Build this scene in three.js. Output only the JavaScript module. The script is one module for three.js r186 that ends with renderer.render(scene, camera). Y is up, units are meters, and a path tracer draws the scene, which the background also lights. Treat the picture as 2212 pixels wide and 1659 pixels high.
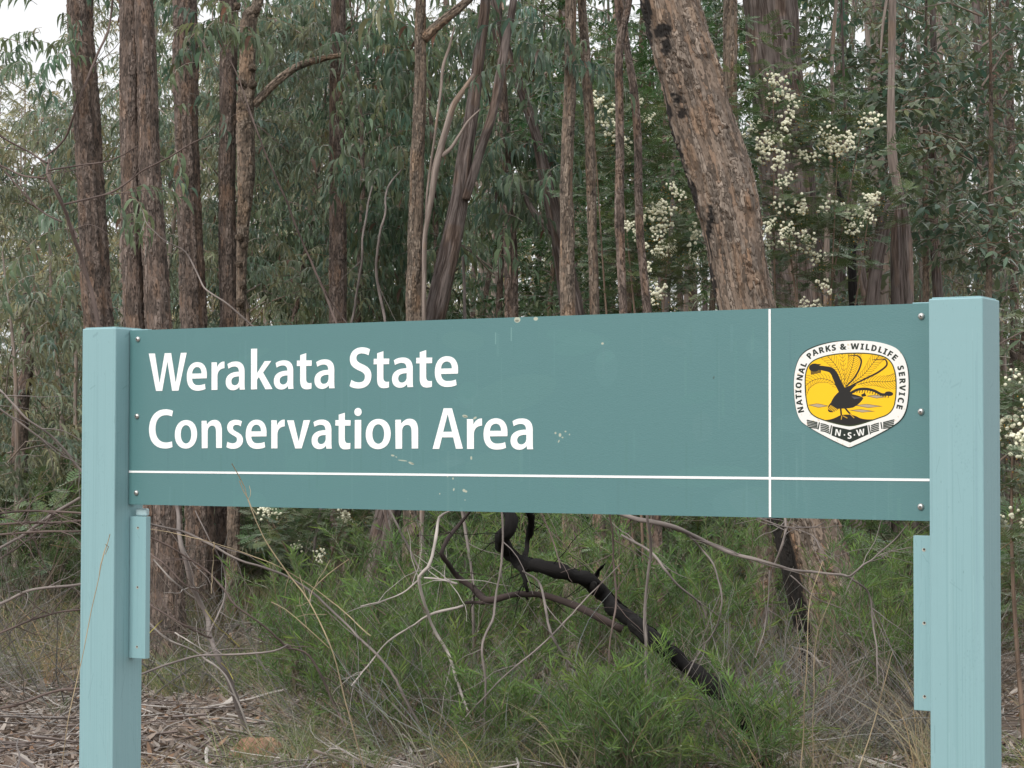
import * as THREE from 'three';
import { mergeGeometries } from 'three/addons/utils/BufferGeometryUtils.js';
import { RoundedBoxGeometry } from 'three/addons/geometries/RoundedBoxGeometry.js';

// ---------------------------------------------------------------- camera, sky, sun, exposure
const scene = new THREE.Scene();
const EYE = 1.4, PITCH = 0.0301, ROLL = -0.0021, FOCAL = 8283.73 / 4096 * 2212;   // pixels of the 2212 x 1659 view
const camera = new THREE.PerspectiveCamera(21.01, 4 / 3, 0.1, 400);
camera.position.set(0, EYE, 0);
camera.rotation.order = 'YXZ';
camera.rotation.set(PITCH, 0, -ROLL);
const renderer = new THREE.WebGLRenderer({ antialias: true });
renderer.toneMapping = THREE.LinearToneMapping;
renderer.toneMappingExposure = 1.36;
renderer.shadowMap.enabled = true;
{ // overcast sky: brighter towards the zenith, a broad pale glow round the hidden sun
  const W = 128, H = 64, data = new Float32Array(W * H * 4);
  for (let j = 0; j < H; j++) for (let i = 0; i < W; i++) {
    const el = ((j + 0.5) / H - 0.5) * Math.PI, s = Math.max(0, Math.sin(el));
    const L = 0.86 * (0.76 + 0.7 * s), k = (j * W + i) * 4;
    data[k] = L * 0.985; data[k + 1] = L * 1.0; data[k + 2] = L * 1.02; data[k + 3] = 1;
  }
  const sky = new THREE.DataTexture(data, W, H, THREE.RGBAFormat, THREE.FloatType);
  sky.mapping = THREE.EquirectangularReflectionMapping; sky.magFilter = THREE.LinearFilter; sky.needsUpdate = true;
  scene.background = sky; scene.environment = sky;
}
const sun = new THREE.DirectionalLight(new THREE.Color(1, 0.965, 0.9), 1.5);
sun.position.set(-10, 12, 12.5); sun.target.position.set(0, 0, -12); sun.position.add(sun.target.position);
sun.castShadow = true; sun.shadow.radius = 30; sun.shadow.mapSize.set(2048, 2048);
Object.assign(sun.shadow.camera, { left: -30, right: 30, top: 30, bottom: -30, near: 1, far: 80 });
scene.add(sun, sun.target);

// ---------------------------------------------------------------- helpers
let seed = 1;
const R = () => { seed = (seed + 0x6D2B79F5) | 0; let t = Math.imul(seed ^ (seed >>> 15), 1 | seed); t = (t + Math.imul(t ^ (t >>> 7), 61 | t)) ^ t; return ((t ^ (t >>> 14)) >>> 0) / 4294967296; };
const rr = (a, b) => a + (b - a) * R();
const gauss = () => (R() + R() + R() + R() - 2) * 0.866 * 2;      // about unit spread
const V = (x, y, z) => new THREE.Vector3(x, y, z);
const lerp = (a, b, t) => a + (b - a) * t;
const sstep = (a, b, x) => { const t = Math.min(1, Math.max(0, (x - a) / (b - a))); return t * t * (3 - 2 * t); };
function hash(i, j, s = 0) { let h = Math.imul(i, 374761393) + Math.imul(j, 668265263) + Math.imul(s, 974711) | 0; h = Math.imul(h ^ (h >>> 13), 1274126177); return ((h ^ (h >>> 16)) >>> 0) / 4294967296; }
function noise2(x, y, s = 0, px = 0, py = 0) {                      // value noise, periodic when px / py are given
  const i = Math.floor(x), j = Math.floor(y), fx = x - i, fy = y - j, u = fx * fx * (3 - 2 * fx), v = fy * fy * (3 - 2 * fy);
  const m = (a, n) => n ? ((a % n) + n) % n : a;
  const a = hash(m(i, px), m(j, py), s), b = hash(m(i + 1, px), m(j, py), s), c = hash(m(i, px), m(j + 1, py), s), d = hash(m(i + 1, px), m(j + 1, py), s);
  return lerp(lerp(a, b, u), lerp(c, d, u), v);
}
const names = {};
function numbered(n) { const k = names[n] = (names[n] ?? -1) + 1; return k ? n + '_' + String(k).padStart(3, '0') : n; }
function tag(o, label, category, group, kind) { o.userData = { ...o.userData, label, category }; if (group) o.userData.group = group; if (kind) o.userData.kind = kind; return o; }
function thing(name, label, category, pos = V(0, 0, 0), group) { const o = new THREE.Group(); o.name = numbered(name); o.position.copy(pos); scene.add(o); return tag(o, label, category, group); }
function part(name, geo, mat, parent) { const m = new THREE.Mesh(geo, mat); m.name = name; m.castShadow = m.receiveShadow = true; parent.add(m); return m; }
// a pixel of the 2212 x 1659 view gives a direction; d is the distance along the view axis
function ray(fx, fy) {
  const X = (fx - 1106) / FOCAL, Y = (829.5 - fy) / FOCAL, c = Math.cos(ROLL), s = Math.sin(ROLL);
  const x = X * c + Y * s, y2 = -X * s + Y * c, cp = Math.cos(PITCH), sp = Math.sin(PITCH);
  return V(x, y2 * cp + sp, y2 * sp - cp);
}
function at(fx, fy, d) { const r = ray(fx, fy); return r.multiplyScalar(d / -r.z).add(V(0, EYE, 0)); }
const Z = (ox, oy, k) => (x, y, d) => at((ox + x / k) * 0.54004, (oy + y / k) * 0.54004, d);   // points read off an enlarged piece of the photograph
const z2 = Z(1300, 0, 1.27643), z3 = Z(2600, 0, 1.27607), z6 = Z(0, 1900, 1.41571), z7 = Z(1300, 1900, 1.41571), z8 = Z(2600, 1900, 1.41578), zL = Z(550, 2020, 2.37), zM = Z(0, 1100, 1.66);
const groundH = (x, z) => 0.05 * (noise2(x * 0.5 + 40, z * 0.5 + 90, 3) - 0.5) + 0.035 * (noise2(x * 1.7 + 40, z * 1.7 + 90, 4) - 0.5);
const WHITE = new THREE.Color(1, 1, 1);
const rgb = (r, g, b) => new THREE.Color().setRGB(r, g, b);

function tubeGeo(pts, radii, seg, { cap = true, uvu = 1, disp = null, color = null, oval = null } = {}) {
  // pts: Vector3[], radii: number[]; uv in metres (times uvu); disp(u metres, v metres, angle) moves the skin outwards
  const n = pts.length, pos = [], uv = [], col = [], idx = [];
  let vlen = 0;
  const ref = V(0, 0, 0);
  let side = null;
  for (let i = 0; i < n; i++) {
    const t = pts[Math.min(n - 1, i + 1)].clone().sub(pts[Math.max(0, i - 1)]).normalize();
    if (!side) { side = Math.abs(t.z) < 0.9 ? V(0, 0, -1) : V(1, 0, 0); }
    side.addScaledVector(t, -side.dot(t)).normalize();
    const up = t.clone().cross(side);
    if (i) vlen += pts[i].distanceTo(pts[i - 1]);
    for (let k = 0; k <= seg; k++) {
      const a = k / seg * Math.PI * 2, u = k / seg * Math.PI * 2 * radii[0];
      let r = radii[i];
      if (disp) r += disp(u, vlen, k === seg ? 0 : a, i / (n - 1), radii[i]);
      const p = pts[i].clone().addScaledVector(side, Math.cos(a) * r).addScaledVector(up, Math.sin(a) * r);
      pos.push(p.x, p.y, p.z); uv.push(u * uvu, vlen * uvu);
      if (color) { const c = color(u, vlen, a, p); col.push(c[0], c[1], c[2]); }
    }
  }
  const w = seg + 1;
  for (let i = 0; i < n - 1; i++) for (let k = 0; k < seg; k++) { const a = i * w + k; idx.push(a, a + 1, a + w, a + 1, a + w + 1, a + w); }
  if (cap) for (const i of [0, n - 1]) {
    const c = pos.length / 3; pos.push(pts[i].x, pts[i].y, pts[i].z); uv.push(0, 0); if (color) col.push(...col.slice(i * w * 3, i * w * 3 + 3));
    for (let k = 0; k < seg; k++) i ? idx.push(i * w + k, i * w + k + 1, c) : idx.push(i * w + k + 1, i * w + k, c);
  }
  const g = new THREE.BufferGeometry();
  g.setAttribute('position', new THREE.Float32BufferAttribute(pos, 3));
  g.setAttribute('uv', new THREE.Float32BufferAttribute(uv, 2));
  if (color) g.setAttribute('color', new THREE.Float32BufferAttribute(col, 3));
  g.setIndex(idx); g.computeVertexNormals();
  // join the normals across the seam
  const nr = g.attributes.normal;
  for (let i = 0; i < n; i++) { const a = i * w, b = a + seg, s = V(nr.getX(a) + nr.getX(b), nr.getY(a) + nr.getY(b), nr.getZ(a) + nr.getZ(b)).normalize(); nr.setXYZ(a, s.x, s.y, s.z); nr.setXYZ(b, s.x, s.y, s.z); }
  return g;
}
function smooth(ctrl, step) {                                        // ctrl: [Vector3, radius][] -> resampled points
  const curve = new THREE.CatmullRomCurve3(ctrl.map(c => c[0]), false, 'centripetal');
  const P = [], Q = [], m = ctrl.length - 1;
  for (let i = 0; i < m; i++) {
    const L = ctrl[i][0].distanceTo(ctrl[i + 1][0]), k = Math.max(1, Math.round(L / (typeof step === 'function' ? step(ctrl[i][0]) : step)));
    for (let j = 0; j < k; j++) { const t = j / k; P.push(curve.getPoint((i + t) / m)); Q.push(lerp(ctrl[i][1], ctrl[i + 1][1], t)); }
  }
  P.push(ctrl[m][0].clone()); Q.push(ctrl[m][1]);
  return [P, Q];
}

// ---------------------------------------------------------------- textures
function dataTex(w, h, f, srgb) {                                    // f(i, j) -> [r, g, b] 0..1
  const d = new Uint8Array(w * h * 4);
  for (let j = 0; j < h; j++) for (let i = 0; i < w; i++) { const c = f(i, j), k = (j * w + i) * 4; d[k] = 255 * Math.min(1, Math.max(0, c[0])); d[k + 1] = 255 * Math.min(1, Math.max(0, c[1])); d[k + 2] = 255 * Math.min(1, Math.max(0, c[2])); d[k + 3] = 255; }
  const t = new THREE.DataTexture(d, w, h); t.wrapS = t.wrapT = THREE.RepeatWrapping; t.magFilter = THREE.LinearFilter; t.minFilter = THREE.LinearMipmapLinearFilter; t.generateMipmaps = true;
  if (srgb) t.colorSpace = THREE.SRGBColorSpace; t.needsUpdate = true; return t;
}
const toS = x => x <= 0.0031308 ? 12.92 * x : 1.055 * Math.pow(x, 1 / 2.4) - 0.055;
// flaky plates of bark: 0.6 m x 0.9 m
function flakyBark(s, NX, NY, outer, inner, gr = 1) {
  const w = 512, h = 768, height = new Float32Array(w * h), tone = new Float32Array(w * h), edge = new Float32Array(w * h);
  for (let j = 0; j < h; j++) for (let i = 0; i < w; i++) {
    const wx = (noise2(i / w * 24, j / h * 18, s + 5, 24, 18) - 0.5) * 1.1 + (noise2(i / w * 70, j / h * 50, s + 4, 70, 50) - 0.5) * 0.5, wy = (noise2(i / w * 20, j / h * 30, s + 6, 20, 30) - 0.5) * 1.3 + (noise2(i / w * 60, j / h * 60, s + 3, 60, 60) - 0.5) * 0.5;
    const x = i / w * NX + wx, y = j / h * NY + wy, ci = Math.floor(x), cj = Math.floor(y);
    let f1 = 9, f2 = 9, id = 0, fy = 0;
    for (let b = -1; b <= 1; b++) for (let a = -1; a <= 1; a++) {
      const p = ((ci + a) % NX + NX) % NX, q = ((cj + b) % NY + NY) % NY;
      const dx = ci + a + 0.15 + 0.7 * hash(p, q, s) - x, dy = (cj + b + 0.15 + 0.7 * hash(p, q, s + 1) - y);
      const d = Math.hypot(dx, dy); if (d < f1) { f2 = f1; f1 = d; id = hash(p, q, s + 2); fy = dy; } else if (d < f2) f2 = d;
    }
    const e = sstep(0.015, 0.11, f2 - f1), fis = sstep(0.5, 0.66, noise2(i / w * 14, j / h * 4, s + 9, 14, 4)), grain = noise2(i / w * 128, j / h * 40, s + 7, 128, 40), gr2 = noise2(i / w * 48, j / h * 60, s + 8, 48, 60);
    const k = j * w + i;
    height[k] = (0.32 + 0.3 * id + 0.34 * fy) * e * (1 - 0.85 * fis) + gr * (0.14 * grain + 0.12 * gr2);
    tone[k] = 0.4 + 0.98 * id + gr * (0.45 * (grain - 0.5) + 0.5 * (gr2 - 0.5)); edge[k] = Math.max((1 - e) * 0.8, id > 0.9 ? 0.7 : 0, fis * 0.35);
  }
  const map = dataTex(w, h, (i, j) => { const k = j * w + i, t = tone[k], e = edge[k]; return [0, 1, 2].map(c => toS(lerp(outer[c], inner[c], e) * t)); }, true);
  const bump = dataTex(w, h, (i, j) => { const v = height[j * w + i]; return [v, v, v]; });
  return { map, bump, sample: (u, v) => { const i = ((Math.floor(u / 0.6 * w) % w) + w) % w, j = ((Math.floor(v / 0.9 * h) % h) + h) % h; return height[j * w + i]; } };
}
function fibreBark(s, outer, inner) {
  const w = 512, h = 768, H = new Float32Array(w * h);
  for (let j = 0; j < h; j++) for (let i = 0; i < w; i++) {
    const wx = (noise2(i / w * 10, j / h * 6, s + 1, 10, 6) - 0.5) * 0.05 * w;
    const a = noise2((i + wx) / w * 22, j / h * 3, s + 2, 22, 3), b = noise2((i + wx) / w * 60, j / h * 7, s + 3, 60, 7), c = noise2((i + wx) / w * 170, j / h * 18, s + 4, 170, 18);
    H[j * w + i] = Math.abs(a * 2 - 1) * 0.5 + 0.32 * b + 0.25 * c;
  }
  const map = dataTex(w, h, (i, j) => { const v = H[j * w + i], f = sstep(0.25, 0.6, v), t = 0.7 + 0.6 * noise2(i / w * 90, j / h * 12, s + 8, 90, 12); return [0, 1, 2].map(c => toS(lerp(inner[c], outer[c], f) * t)); }, true);
  const bump = dataTex(w, h, (i, j) => { const v = H[j * w + i]; return [v, v, v]; });
  return { map, bump, sample: (u, v) => { const i = ((Math.floor(u / 0.6 * w) % w) + w) % w, j = ((Math.floor(v / 0.9 * h) % h) + h) % h; return H[j * w + i]; } };
}
function barkMat(b, bump = 0.022, rough = 0.95) {
  const rep = t => { t.repeat.set(1 / 0.6, 1 / 0.9); return t; };
  return Object.assign(new THREE.MeshStandardMaterial({ map: rep(b.map), bumpMap: rep(b.bump), bumpScale: bump, roughness: rough, vertexColors: true }), { bark: b });
}
const barkBrown = barkMat(flakyBark(11, 17, 13, [0.178, 0.138, 0.118], [0.1, 0.064, 0.046]));
const barkTan = barkMat(flakyBark(47, 22, 15, [0.24, 0.19, 0.15], [0.135, 0.09, 0.062]));
const barkPlate = barkMat(flakyBark(83, 13, 8, [0.26, 0.208, 0.17], [0.15, 0.09, 0.055], 0.45));
const barkString = barkMat(fibreBark(29, [0.2, 0.163, 0.15], [0.085, 0.062, 0.054]), 0.02);
const barkSmooth = barkMat(fibreBark(61, [0.29, 0.235, 0.205], [0.21, 0.165, 0.14]), 0.003, 0.8);

// ---------------------------------------------------------------- ground
{
  const n = 150, pos = [], uv = [], idx = [];
  const spread = k => { const t = k / n * 2 - 1; return Math.sign(t) * (Math.abs(t) * 12 + Math.pow(Math.abs(t), 5) * 140); };
  for (let j = 0; j <= n; j++) for (let i = 0; i <= n; i++) { const x = spread(i), z = spread(j) - 12; pos.push(x, groundH(x, z), z); uv.push(x, z); }
  for (let j = 0; j < n; j++) for (let i = 0; i < n; i++) { const a = j * (n + 1) + i; idx.push(a, a + n + 1, a + 1, a + 1, a + n + 1, a + n + 2); }
  const g = new THREE.BufferGeometry(); g.setAttribute('position', new THREE.Float32BufferAttribute(pos, 3)); g.setAttribute('uv', new THREE.Float32BufferAttribute(uv, 2)); g.setIndex(idx); g.computeVertexNormals();
  const S = 512, hgt = (i, j) => 0.5 * noise2(i / 4, j / 4, 71, 128, 128) + 0.3 * noise2(i / 12, j / 9, 72, 0, 0) + 0.2 * noise2(i / 2, j / 2, 73, 256, 256);
  const map = dataTex(S, S, (i, j) => { const a = noise2(i / 32, j / 32, 75, 16, 16), b = noise2(i / 3, j / 7, 76, 0, 0), c = noise2(i / 2, j / 2, 77, 256, 256); const t = 0.55 + 0.4 * b + 0.4 * c; return [toS(lerp(0.115, 0.17, a) * t), toS(lerp(0.085, 0.125, a) * t), toS(lerp(0.062, 0.095, a) * t)]; }, true);
  const bump = dataTex(S, S, (i, j) => { const v = hgt(i, j); return [v, v, v]; });
  map.repeat.set(0.5, 0.5); bump.repeat.set(0.5, 0.5);
  const m = part('ground', g, new THREE.MeshStandardMaterial({ map, bumpMap: bump, bumpScale: 0.03, roughness: 1 }), scene);
  m.userData = { kind: 'structure', label: 'brown forest floor of soil and fine litter', category: 'ground' };
}

// ---------------------------------------------------------------- park sign
const YAW = 0.5292, signPos = V(-1.1027, EYE - 0.16885, -5.9585);
const sign = thing('park_sign', 'wide green park sign with white lettering between two pale teal posts', 'sign', V(signPos.x, 0, signPos.z));
sign.rotation.y = -YAW;
const PB = signPos.y, PH = 0.5, PL = 2.4062, PW = 0.1263, RECESS = 0.058;
function onPanel(px, py) {                                           // photo pixel (4096 wide) -> panel x, y in metres
  const r = ray(px * 0.54004, py * 0.54004), o = V(0, EYE, 0).sub(V(signPos.x, 0, signPos.z)), c = Math.cos(YAW), s = Math.sin(YAW);
  const L = v => V(v.x * c + v.z * s, v.y, -v.x * s + v.z * c), ro = L(o), rd = L(r), t = -ro.z / rd.z;
  return [ro.x + rd.x * t, ro.y + rd.y * t];
}
{
  const wear = (base, sc, sd, marks) => {
    const cv = document.createElement('canvas'); cv.width = sc[0]; cv.height = sc[1]; const c = cv.getContext('2d');
    c.fillStyle = base; c.fillRect(0, 0, cv.width, cv.height); seed = sd; marks(c, cv.width, cv.height);
    const t = new THREE.CanvasTexture(cv); t.colorSpace = THREE.SRGBColorSpace; t.wrapS = t.wrapT = THREE.RepeatWrapping; return t;
  };
  const speck = (c, w, h, n, col, a, b) => { for (let i = 0; i < n; i++) { c.fillStyle = col.replace('A', rr(0.05, 0.3).toFixed(2)); const r = rr(a, b); c.beginPath(); c.ellipse(R() * w, R() * h, r, r * rr(0.4, 1), R() * 3, 0, 7); c.fill(); } };
  const streak = (c, w, h, n, col, lo, hi) => { for (let i = 0; i < n; i++) { c.fillStyle = col.replace('A', rr(lo, hi).toFixed(3)); const x = R() * w, y = R() * h; c.fillRect(x, y, rr(1, 7), rr(0.05, 0.4) * h); } };
  const postTex = sd => wear('#8aafb4', [256, 1024], sd, (c, w, h) => { streak(c, w, h, 90, 'rgba(55,88,96,A)', 0.02, 0.075); for (let i = 0; i < 9; i++) { const x = R() * w, y = R() * h; for (let q = 0; q < 60; q++) { c.fillStyle = 'rgba(58,88,96,' + rr(0.02, 0.09).toFixed(3) + ')'; c.fillRect(x + gauss() * 22, y + gauss() * 14, rr(1, 9), rr(0.8, 2.5)); } } streak(c, w, h, 40, 'rgba(190,215,214,A)', 0.02, 0.07); speck(c, w, h, 200, 'rgba(40,60,62,A)', 0.4, 1.5); for (let i = 0; i < 14; i++) { c.strokeStyle = 'rgba(70,100,106,' + rr(0.08, 0.25).toFixed(2) + ')'; c.lineWidth = rr(1, 4); c.beginPath(); const x = R() * w, y = R() * h; c.moveTo(x, y); c.lineTo(x + rr(-60, 60), y + rr(-50, 10)); c.stroke(); } });
  const noiseBump = dataTex(256, 256, (i, j) => { const v = 0.5 * noise2(i / 2, j / 2, 5, 128, 128) + 0.5 * noise2(i, j, 6, 256, 256); return [v, v, v]; });
  noiseBump.repeat.set(6, 6);
  const mPost = new THREE.MeshStandardMaterial({ map: postTex(5), roughness: 0.5, bumpMap: noiseBump, bumpScale: 0.0004 });
  const mPost2 = new THREE.MeshStandardMaterial({ map: postTex(9), roughness: 0.5, bumpMap: noiseBump, bumpScale: 0.0004 });
  const postTop = PB + PH * 1.011, box = (w, h, d, r, x, y, z) => new RoundedBoxGeometry(w, h, d, 2, r).translate(x, y, z);
  for (const [x, m] of [[-PW / 2, mPost], [PL + PW / 2, mPost2]]) {
    const p = part('post', box(PW, postTop + 0.3, PW * 0.985, 0.0035, x, (postTop - 0.3) / 2, RECESS - PW * 0.985 / 2), m, sign);
    part('post_cap', box(PW - 0.012, 0.004, PW * 0.985 - 0.012, 0.001, x, postTop + 0.0012, RECESS - PW * 0.985 / 2), m, p);
  }
  // panel, with chips and scratches where the photograph shows them
  const toTex = (px, py) => { const [x, y] = onPanel(px, py); return [x / PL * 2048, (1 - (y - PB) / PH) * 426]; };
  const panelTex = wear('#567f81', [2048, 426], 3, (c, w, h) => {
    streak(c, w, h, 90, 'rgba(150,185,182,A)', 0.02, 0.065); streak(c, w, h, 70, 'rgba(45,74,76,A)', 0.02, 0.055); for (let i = 0; i < 40; i++) { c.fillStyle = 'rgba(120,160,160,' + rr(0.02, 0.06).toFixed(3) + ')'; c.beginPath(); c.ellipse(R() * w, R() * h, rr(10, 120), rr(6, 40), rr(-0.3, 0.3), 0, 7); c.fill(); }; speck(c, w, h, 260, 'rgba(40,62,60,A)', 0.4, 1.0); speck(c, w, h, 120, 'rgba(190,210,205,A)', 0.4, 1.2);
    const blob = (px, py, rx, ry, a, col) => { const [x, y] = toTex(px, py); c.fillStyle = col; c.beginPath(); c.ellipse(x, y, rx * 0.8, ry * 0.8, a, 0, 7); c.fill(); };
    const P = 'rgb(178,182,165)', B = 'rgb(120,125,112)';
    blob(2069, 1279, 10, 8, 0, P); blob(2068, 1283, 6, 3, 0, B); blob(2143, 1275, 7, 5, 0, P); blob(2410, 1374, 4, 3, 0, P); blob(1885, 1832, 3, 5, 0, P); blob(1860, 1665, 9, 4, 0.2, P); blob(1862, 1667, 7, 1.5, 0.2, B); blob(1900, 1672, 6, 3, -0.5, P);
    blob(1571, 1822, 6, 2.5, 0.15, P); blob(1585, 1828, 3, 1.5, 0.3, P); blob(1610, 1842, 16, 1.6, 0.1, P); blob(1645, 1853, 10, 3, 0.3, P); blob(1650, 1854, 6, 1.2, 0.3, B);
    blob(2222, 1732, 3, 3, 0, P); blob(2240, 1740, 4, 5, 0, P); blob(2262, 1726, 3, 2, 0, P); blob(2278, 1738, 2, 2, 0, P); blob(2235, 1765, 2, 4, 0.5, P); blob(2250, 1750, 3, 2, 0, P);
    blob(1856, 1962, 5, 4, 0.4, P); blob(1864, 1966, 4, 3, 0, P); blob(1815, 1958, 2.5, 4, 0.3, P); blob(1759, 1975, 2, 2, 0, P); blob(1860, 2000, 1.5, 2, 0, P); blob(1812, 1914, 3, 3, 0, P); blob(1790, 1906, 2, 2, 0, P); blob(2855, 1510, 2, 4, 0.3, 'rgb(70,95,92)');
    c.fillStyle = 'rgba(175,205,200,0.25)'; { const [x, y] = toTex(1980, 1330); c.fillRect(x, y, 3, 26); c.fillRect(x + 40, y - 10, 3, 30); }
  });
  const pg = new THREE.BoxGeometry(PL - 0.004, PH, 0.006).translate(PL / 2, PB + PH / 2, -0.003);
  { const p = pg.attributes.position, u = pg.attributes.uv; for (let i = 0; i < p.count; i++) u.setXY(i, p.getX(i) / PL, (p.getY(i) - PB) / PH); }
  const panel = part('panel', pg, new THREE.MeshStandardMaterial({ map: panelTex, roughness: 0.42, bumpMap: noiseBump, bumpScale: 0.0003 }), sign);
  const vinylTex = wear('#fafafa', [512, 512], 21, (c, w, h) => { speck(c, w, h, 900, 'rgba(120,120,135,A)', 0.5, 2.2); for (let i = 0; i < 240; i++) { c.fillStyle = 'rgba(150,150,165,' + rr(0.05, 0.25).toFixed(2) + ')'; const x = R() * w, y = R() * h; c.fillRect(x, y, 1.2, rr(3, 16)); } });
  vinylTex.repeat.set(3, 3);
  const mVinyl = new THREE.MeshStandardMaterial({ map: vinylTex, roughness: 0.5 });
  const yl = onPanel(2000, 1902)[1], xl = onPanel(3080, 1650)[0];
  part('white_line', new THREE.BoxGeometry(PL - 0.006, 0.0058, 0.0008).translate(PL / 2, yl, 0.0006), mVinyl, panel);
  part('white_line', new THREE.BoxGeometry(0.0056, PH - 0.003, 0.0008).translate(xl, PB + PH / 2, 0.0010), mVinyl, panel);
  // letters traced from the enlarged photograph, then set on straight baselines
  const zA = (x, y) => onPanel(580 + x / 2.765, 1380 + y / 2.765), zB = (x, y) => onPanel(1380 + x / 4.424, 1370 + y / 4.424), zC = (x, y) => onPanel(580 + x / 2.765, 1610 + y / 2.765), zD = (x, y) => onPanel(1340 + x / 2.6976, 1610 + y / 2.6976);
  const G = {
    W: [zA, 497, 'M44 84 L112 84 L163 414 L220 81 L291 79 L342 409 L398 77 L463 75 L373 494 L302 496 L250 172 L193 497 L124 498'],
    e: [zB, 789, 'M2003 560 L1703 568 C1706 645 1748 692 1820 692 C1880 692 1925 682 1965 665 L1979 762 C1935 785 1880 797 1810 797 C1668 797 1594 695 1594 535 C1594 370 1672 252 1810 252 C1945 252 2006 360 2005 490 C2005 520 2004 540 2003 560', 'M1703 472 C1708 400 1745 346 1808 346 C1868 346 1896 400 1895 468'],
    r: [zA, 492, 'M738 187 L797 187 L799 246 C812 205 840 178 881 178 L881 252 C835 254 805 285 803 340 L803 491 L738 493'],
    a: [zB, 793, 'M869 318 C915 285 970 268 1030 268 C1150 268 1203 345 1203 460 L1203 690 C1203 730 1205 760 1210 790 L1110 793 L1103 737 C1070 785 1025 803 975 803 C890 803 836 740 836 650 C836 525 930 462 1092 457 C1092 400 1068 362 1010 362 C965 362 925 378 889 402', 'M1097 545 C1000 547 946 575 946 640 C946 685 970 712 1010 712 C1060 712 1097 670 1097 610'],
    k: [zA, 488, 'M1175 40 L1242 38 L1241 310 L1325 177 L1399 174 L1308 303 L1412 485 L1334 488 L1262 352 L1241 381 L1241 487 L1175 490'],
    t: [zB, 797, 'M573 192 L684 155 L684 286 L788 286 L785 384 L683 386 L683 620 C683 675 705 698 745 698 C760 698 770 697 784 693 L782 795 C755 805 725 810 690 810 C610 810 573 755 573 650 L573 387 L511 388 L513 290 L573 289'],
    S: [zB, 803, 'M447 122 C405 98 360 86 310 86 C185 86 91 165 91 300 C91 400 150 455 270 505 C330 532 357 560 357 605 C357 670 320 706 250 706 C200 706 155 692 118 662 L86 772 C125 800 180 815 240 815 C385 815 471 725 471 590 C471 480 410 425 300 380 C235 352 206 325 206 275 C206 225 240 195 300 195 C345 195 385 207 421 229'],
    C: [zC, 501, 'M312 92 C290 80 262 73 230 73 C120 73 47 160 47 300 C47 425 110 507 225 507 C260 507 285 500 306 490 L300 428 C275 437 255 440 235 440 C160 440 118 385 118 290 C118 190 165 138 235 138 C260 138 282 143 300 152'],
    o: [zD, 498, 'M470 178 C550 178 603 240 603 338 C603 440 545 504 465 504 C385 504 334 440 334 345 C334 242 392 178 470 178', 'M470 236 C428 236 405 285 405 342 C405 400 430 446 469 446 C508 446 533 400 533 340 C533 285 510 236 470 236'],
    n: [zD, 500, 'M652 188 L713 187 L716 233 C735 200 768 177 808 177 C870 177 899 225 899 310 L899 498 L830 499 L828 320 C828 270 815 243 782 243 C748 243 726 272 726 310 L726 500 L656 502'],
    s: [zC, 501, 'M1074 205 C1055 193 1030 187 1002 187 C950 187 911 220 911 270 C911 315 940 340 980 360 C1010 375 1020 385 1020 405 C1020 432 1000 447 970 447 C950 447 930 441 914 430 L902 488 C925 503 950 508 975 508 C1040 508 1086 470 1086 410 C1086 365 1055 340 1015 320 C985 305 975 295 975 278 C975 255 990 243 1015 243 C1035 243 1050 250 1060 260'],
    v: [zC, 503, 'M1573 193 L1647 193 L1702 428 L1756 192 L1829 190 L1735 503 L1664 504'],
    i: [zD, 495, 'M216 187 L285 185 L284 494 L215 495'],
    j: [zD, 495, 'M250 57 C274 57 289 76 289 100 C289 124 274 143 250 143 C226 143 211 124 211 100 C211 76 226 57 250 57'],
    A: [zD, 499, 'M1174 62 L1264 62 L1382 498 L1307 499 L1277 376 L1156 376 L1126 500 L1055 500', 'M1169 316 L1218 125 L1265 315'],
  };
  const trace = (map, d, path, x0, y0) => {
    const tok = d.match(/[MLC]|-?\d+/g), q = []; let cmd = '', nums = [];
    const pt = (a, b) => { const [x, y] = map(a, b); return [x - x0, y - y0]; };
    const flush = () => { if (cmd === 'M') path.moveTo(...pt(nums[0], nums[1])); else if (cmd === 'L') path.lineTo(...pt(nums[0], nums[1])); else if (cmd === 'C') path.bezierCurveTo(...pt(nums[0], nums[1]), ...pt(nums[2], nums[3]), ...pt(nums[4], nums[5])); nums = []; };
    for (const t of tok) { if (/[MLC]/.test(t)) { flush(); cmd = t; } else nums.push(+t); } flush(); return path;
  };
  const glyph = {};
  for (const k in G) {
    const [map, base, outer, hole] = G[k], xs = outer.match(/-?\d+/g).filter((_, i) => i % 2 === 0).map(Number), lx = Math.min(...xs), [x0, y0] = map(lx, base);
    const sh = trace(map, outer, new THREE.Shape(), x0, y0); if (hole) sh.holes.push(trace(map, hole, new THREE.Path(), x0, y0));
    const g = new THREE.ExtrudeGeometry(sh, { depth: 0.0007, bevelEnabled: false, curveSegments: 14 }); glyph[k] = g;
  }
  glyph.i = (() => { const dx = zD(211, 495)[0] - zD(215, 495)[0]; return mergeGeometries([glyph.i, glyph.j.translate(dx, 0, 0)]); })();
  const b1 = (zA(738, 493)[1] + zB(1110, 793)[1]) / 2, b2 = (zC(627, 502)[1] + zD(656, 501)[1]) / 2;
  for (const [base, map, str] of [[b1, zA, 'W44 e464 r738 a895 k1175 a1427 t1681 a1876'], [b1, zB, 'S86 t511 a836 t1264 e1594'], [b2, zC, 'C47 o332 n627 s902 e1116 r1399 v1573 a1845'], [b2, zD, 't5 i215 o334 n652 A1055 r1427 e1605 a1896']])
    for (const w of str.split(' ')) { const m = part('letter', glyph[w[0]], mVinyl, panel); m.position.set(map(+w.slice(1), 499)[0], base, 0.0003); }
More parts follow.
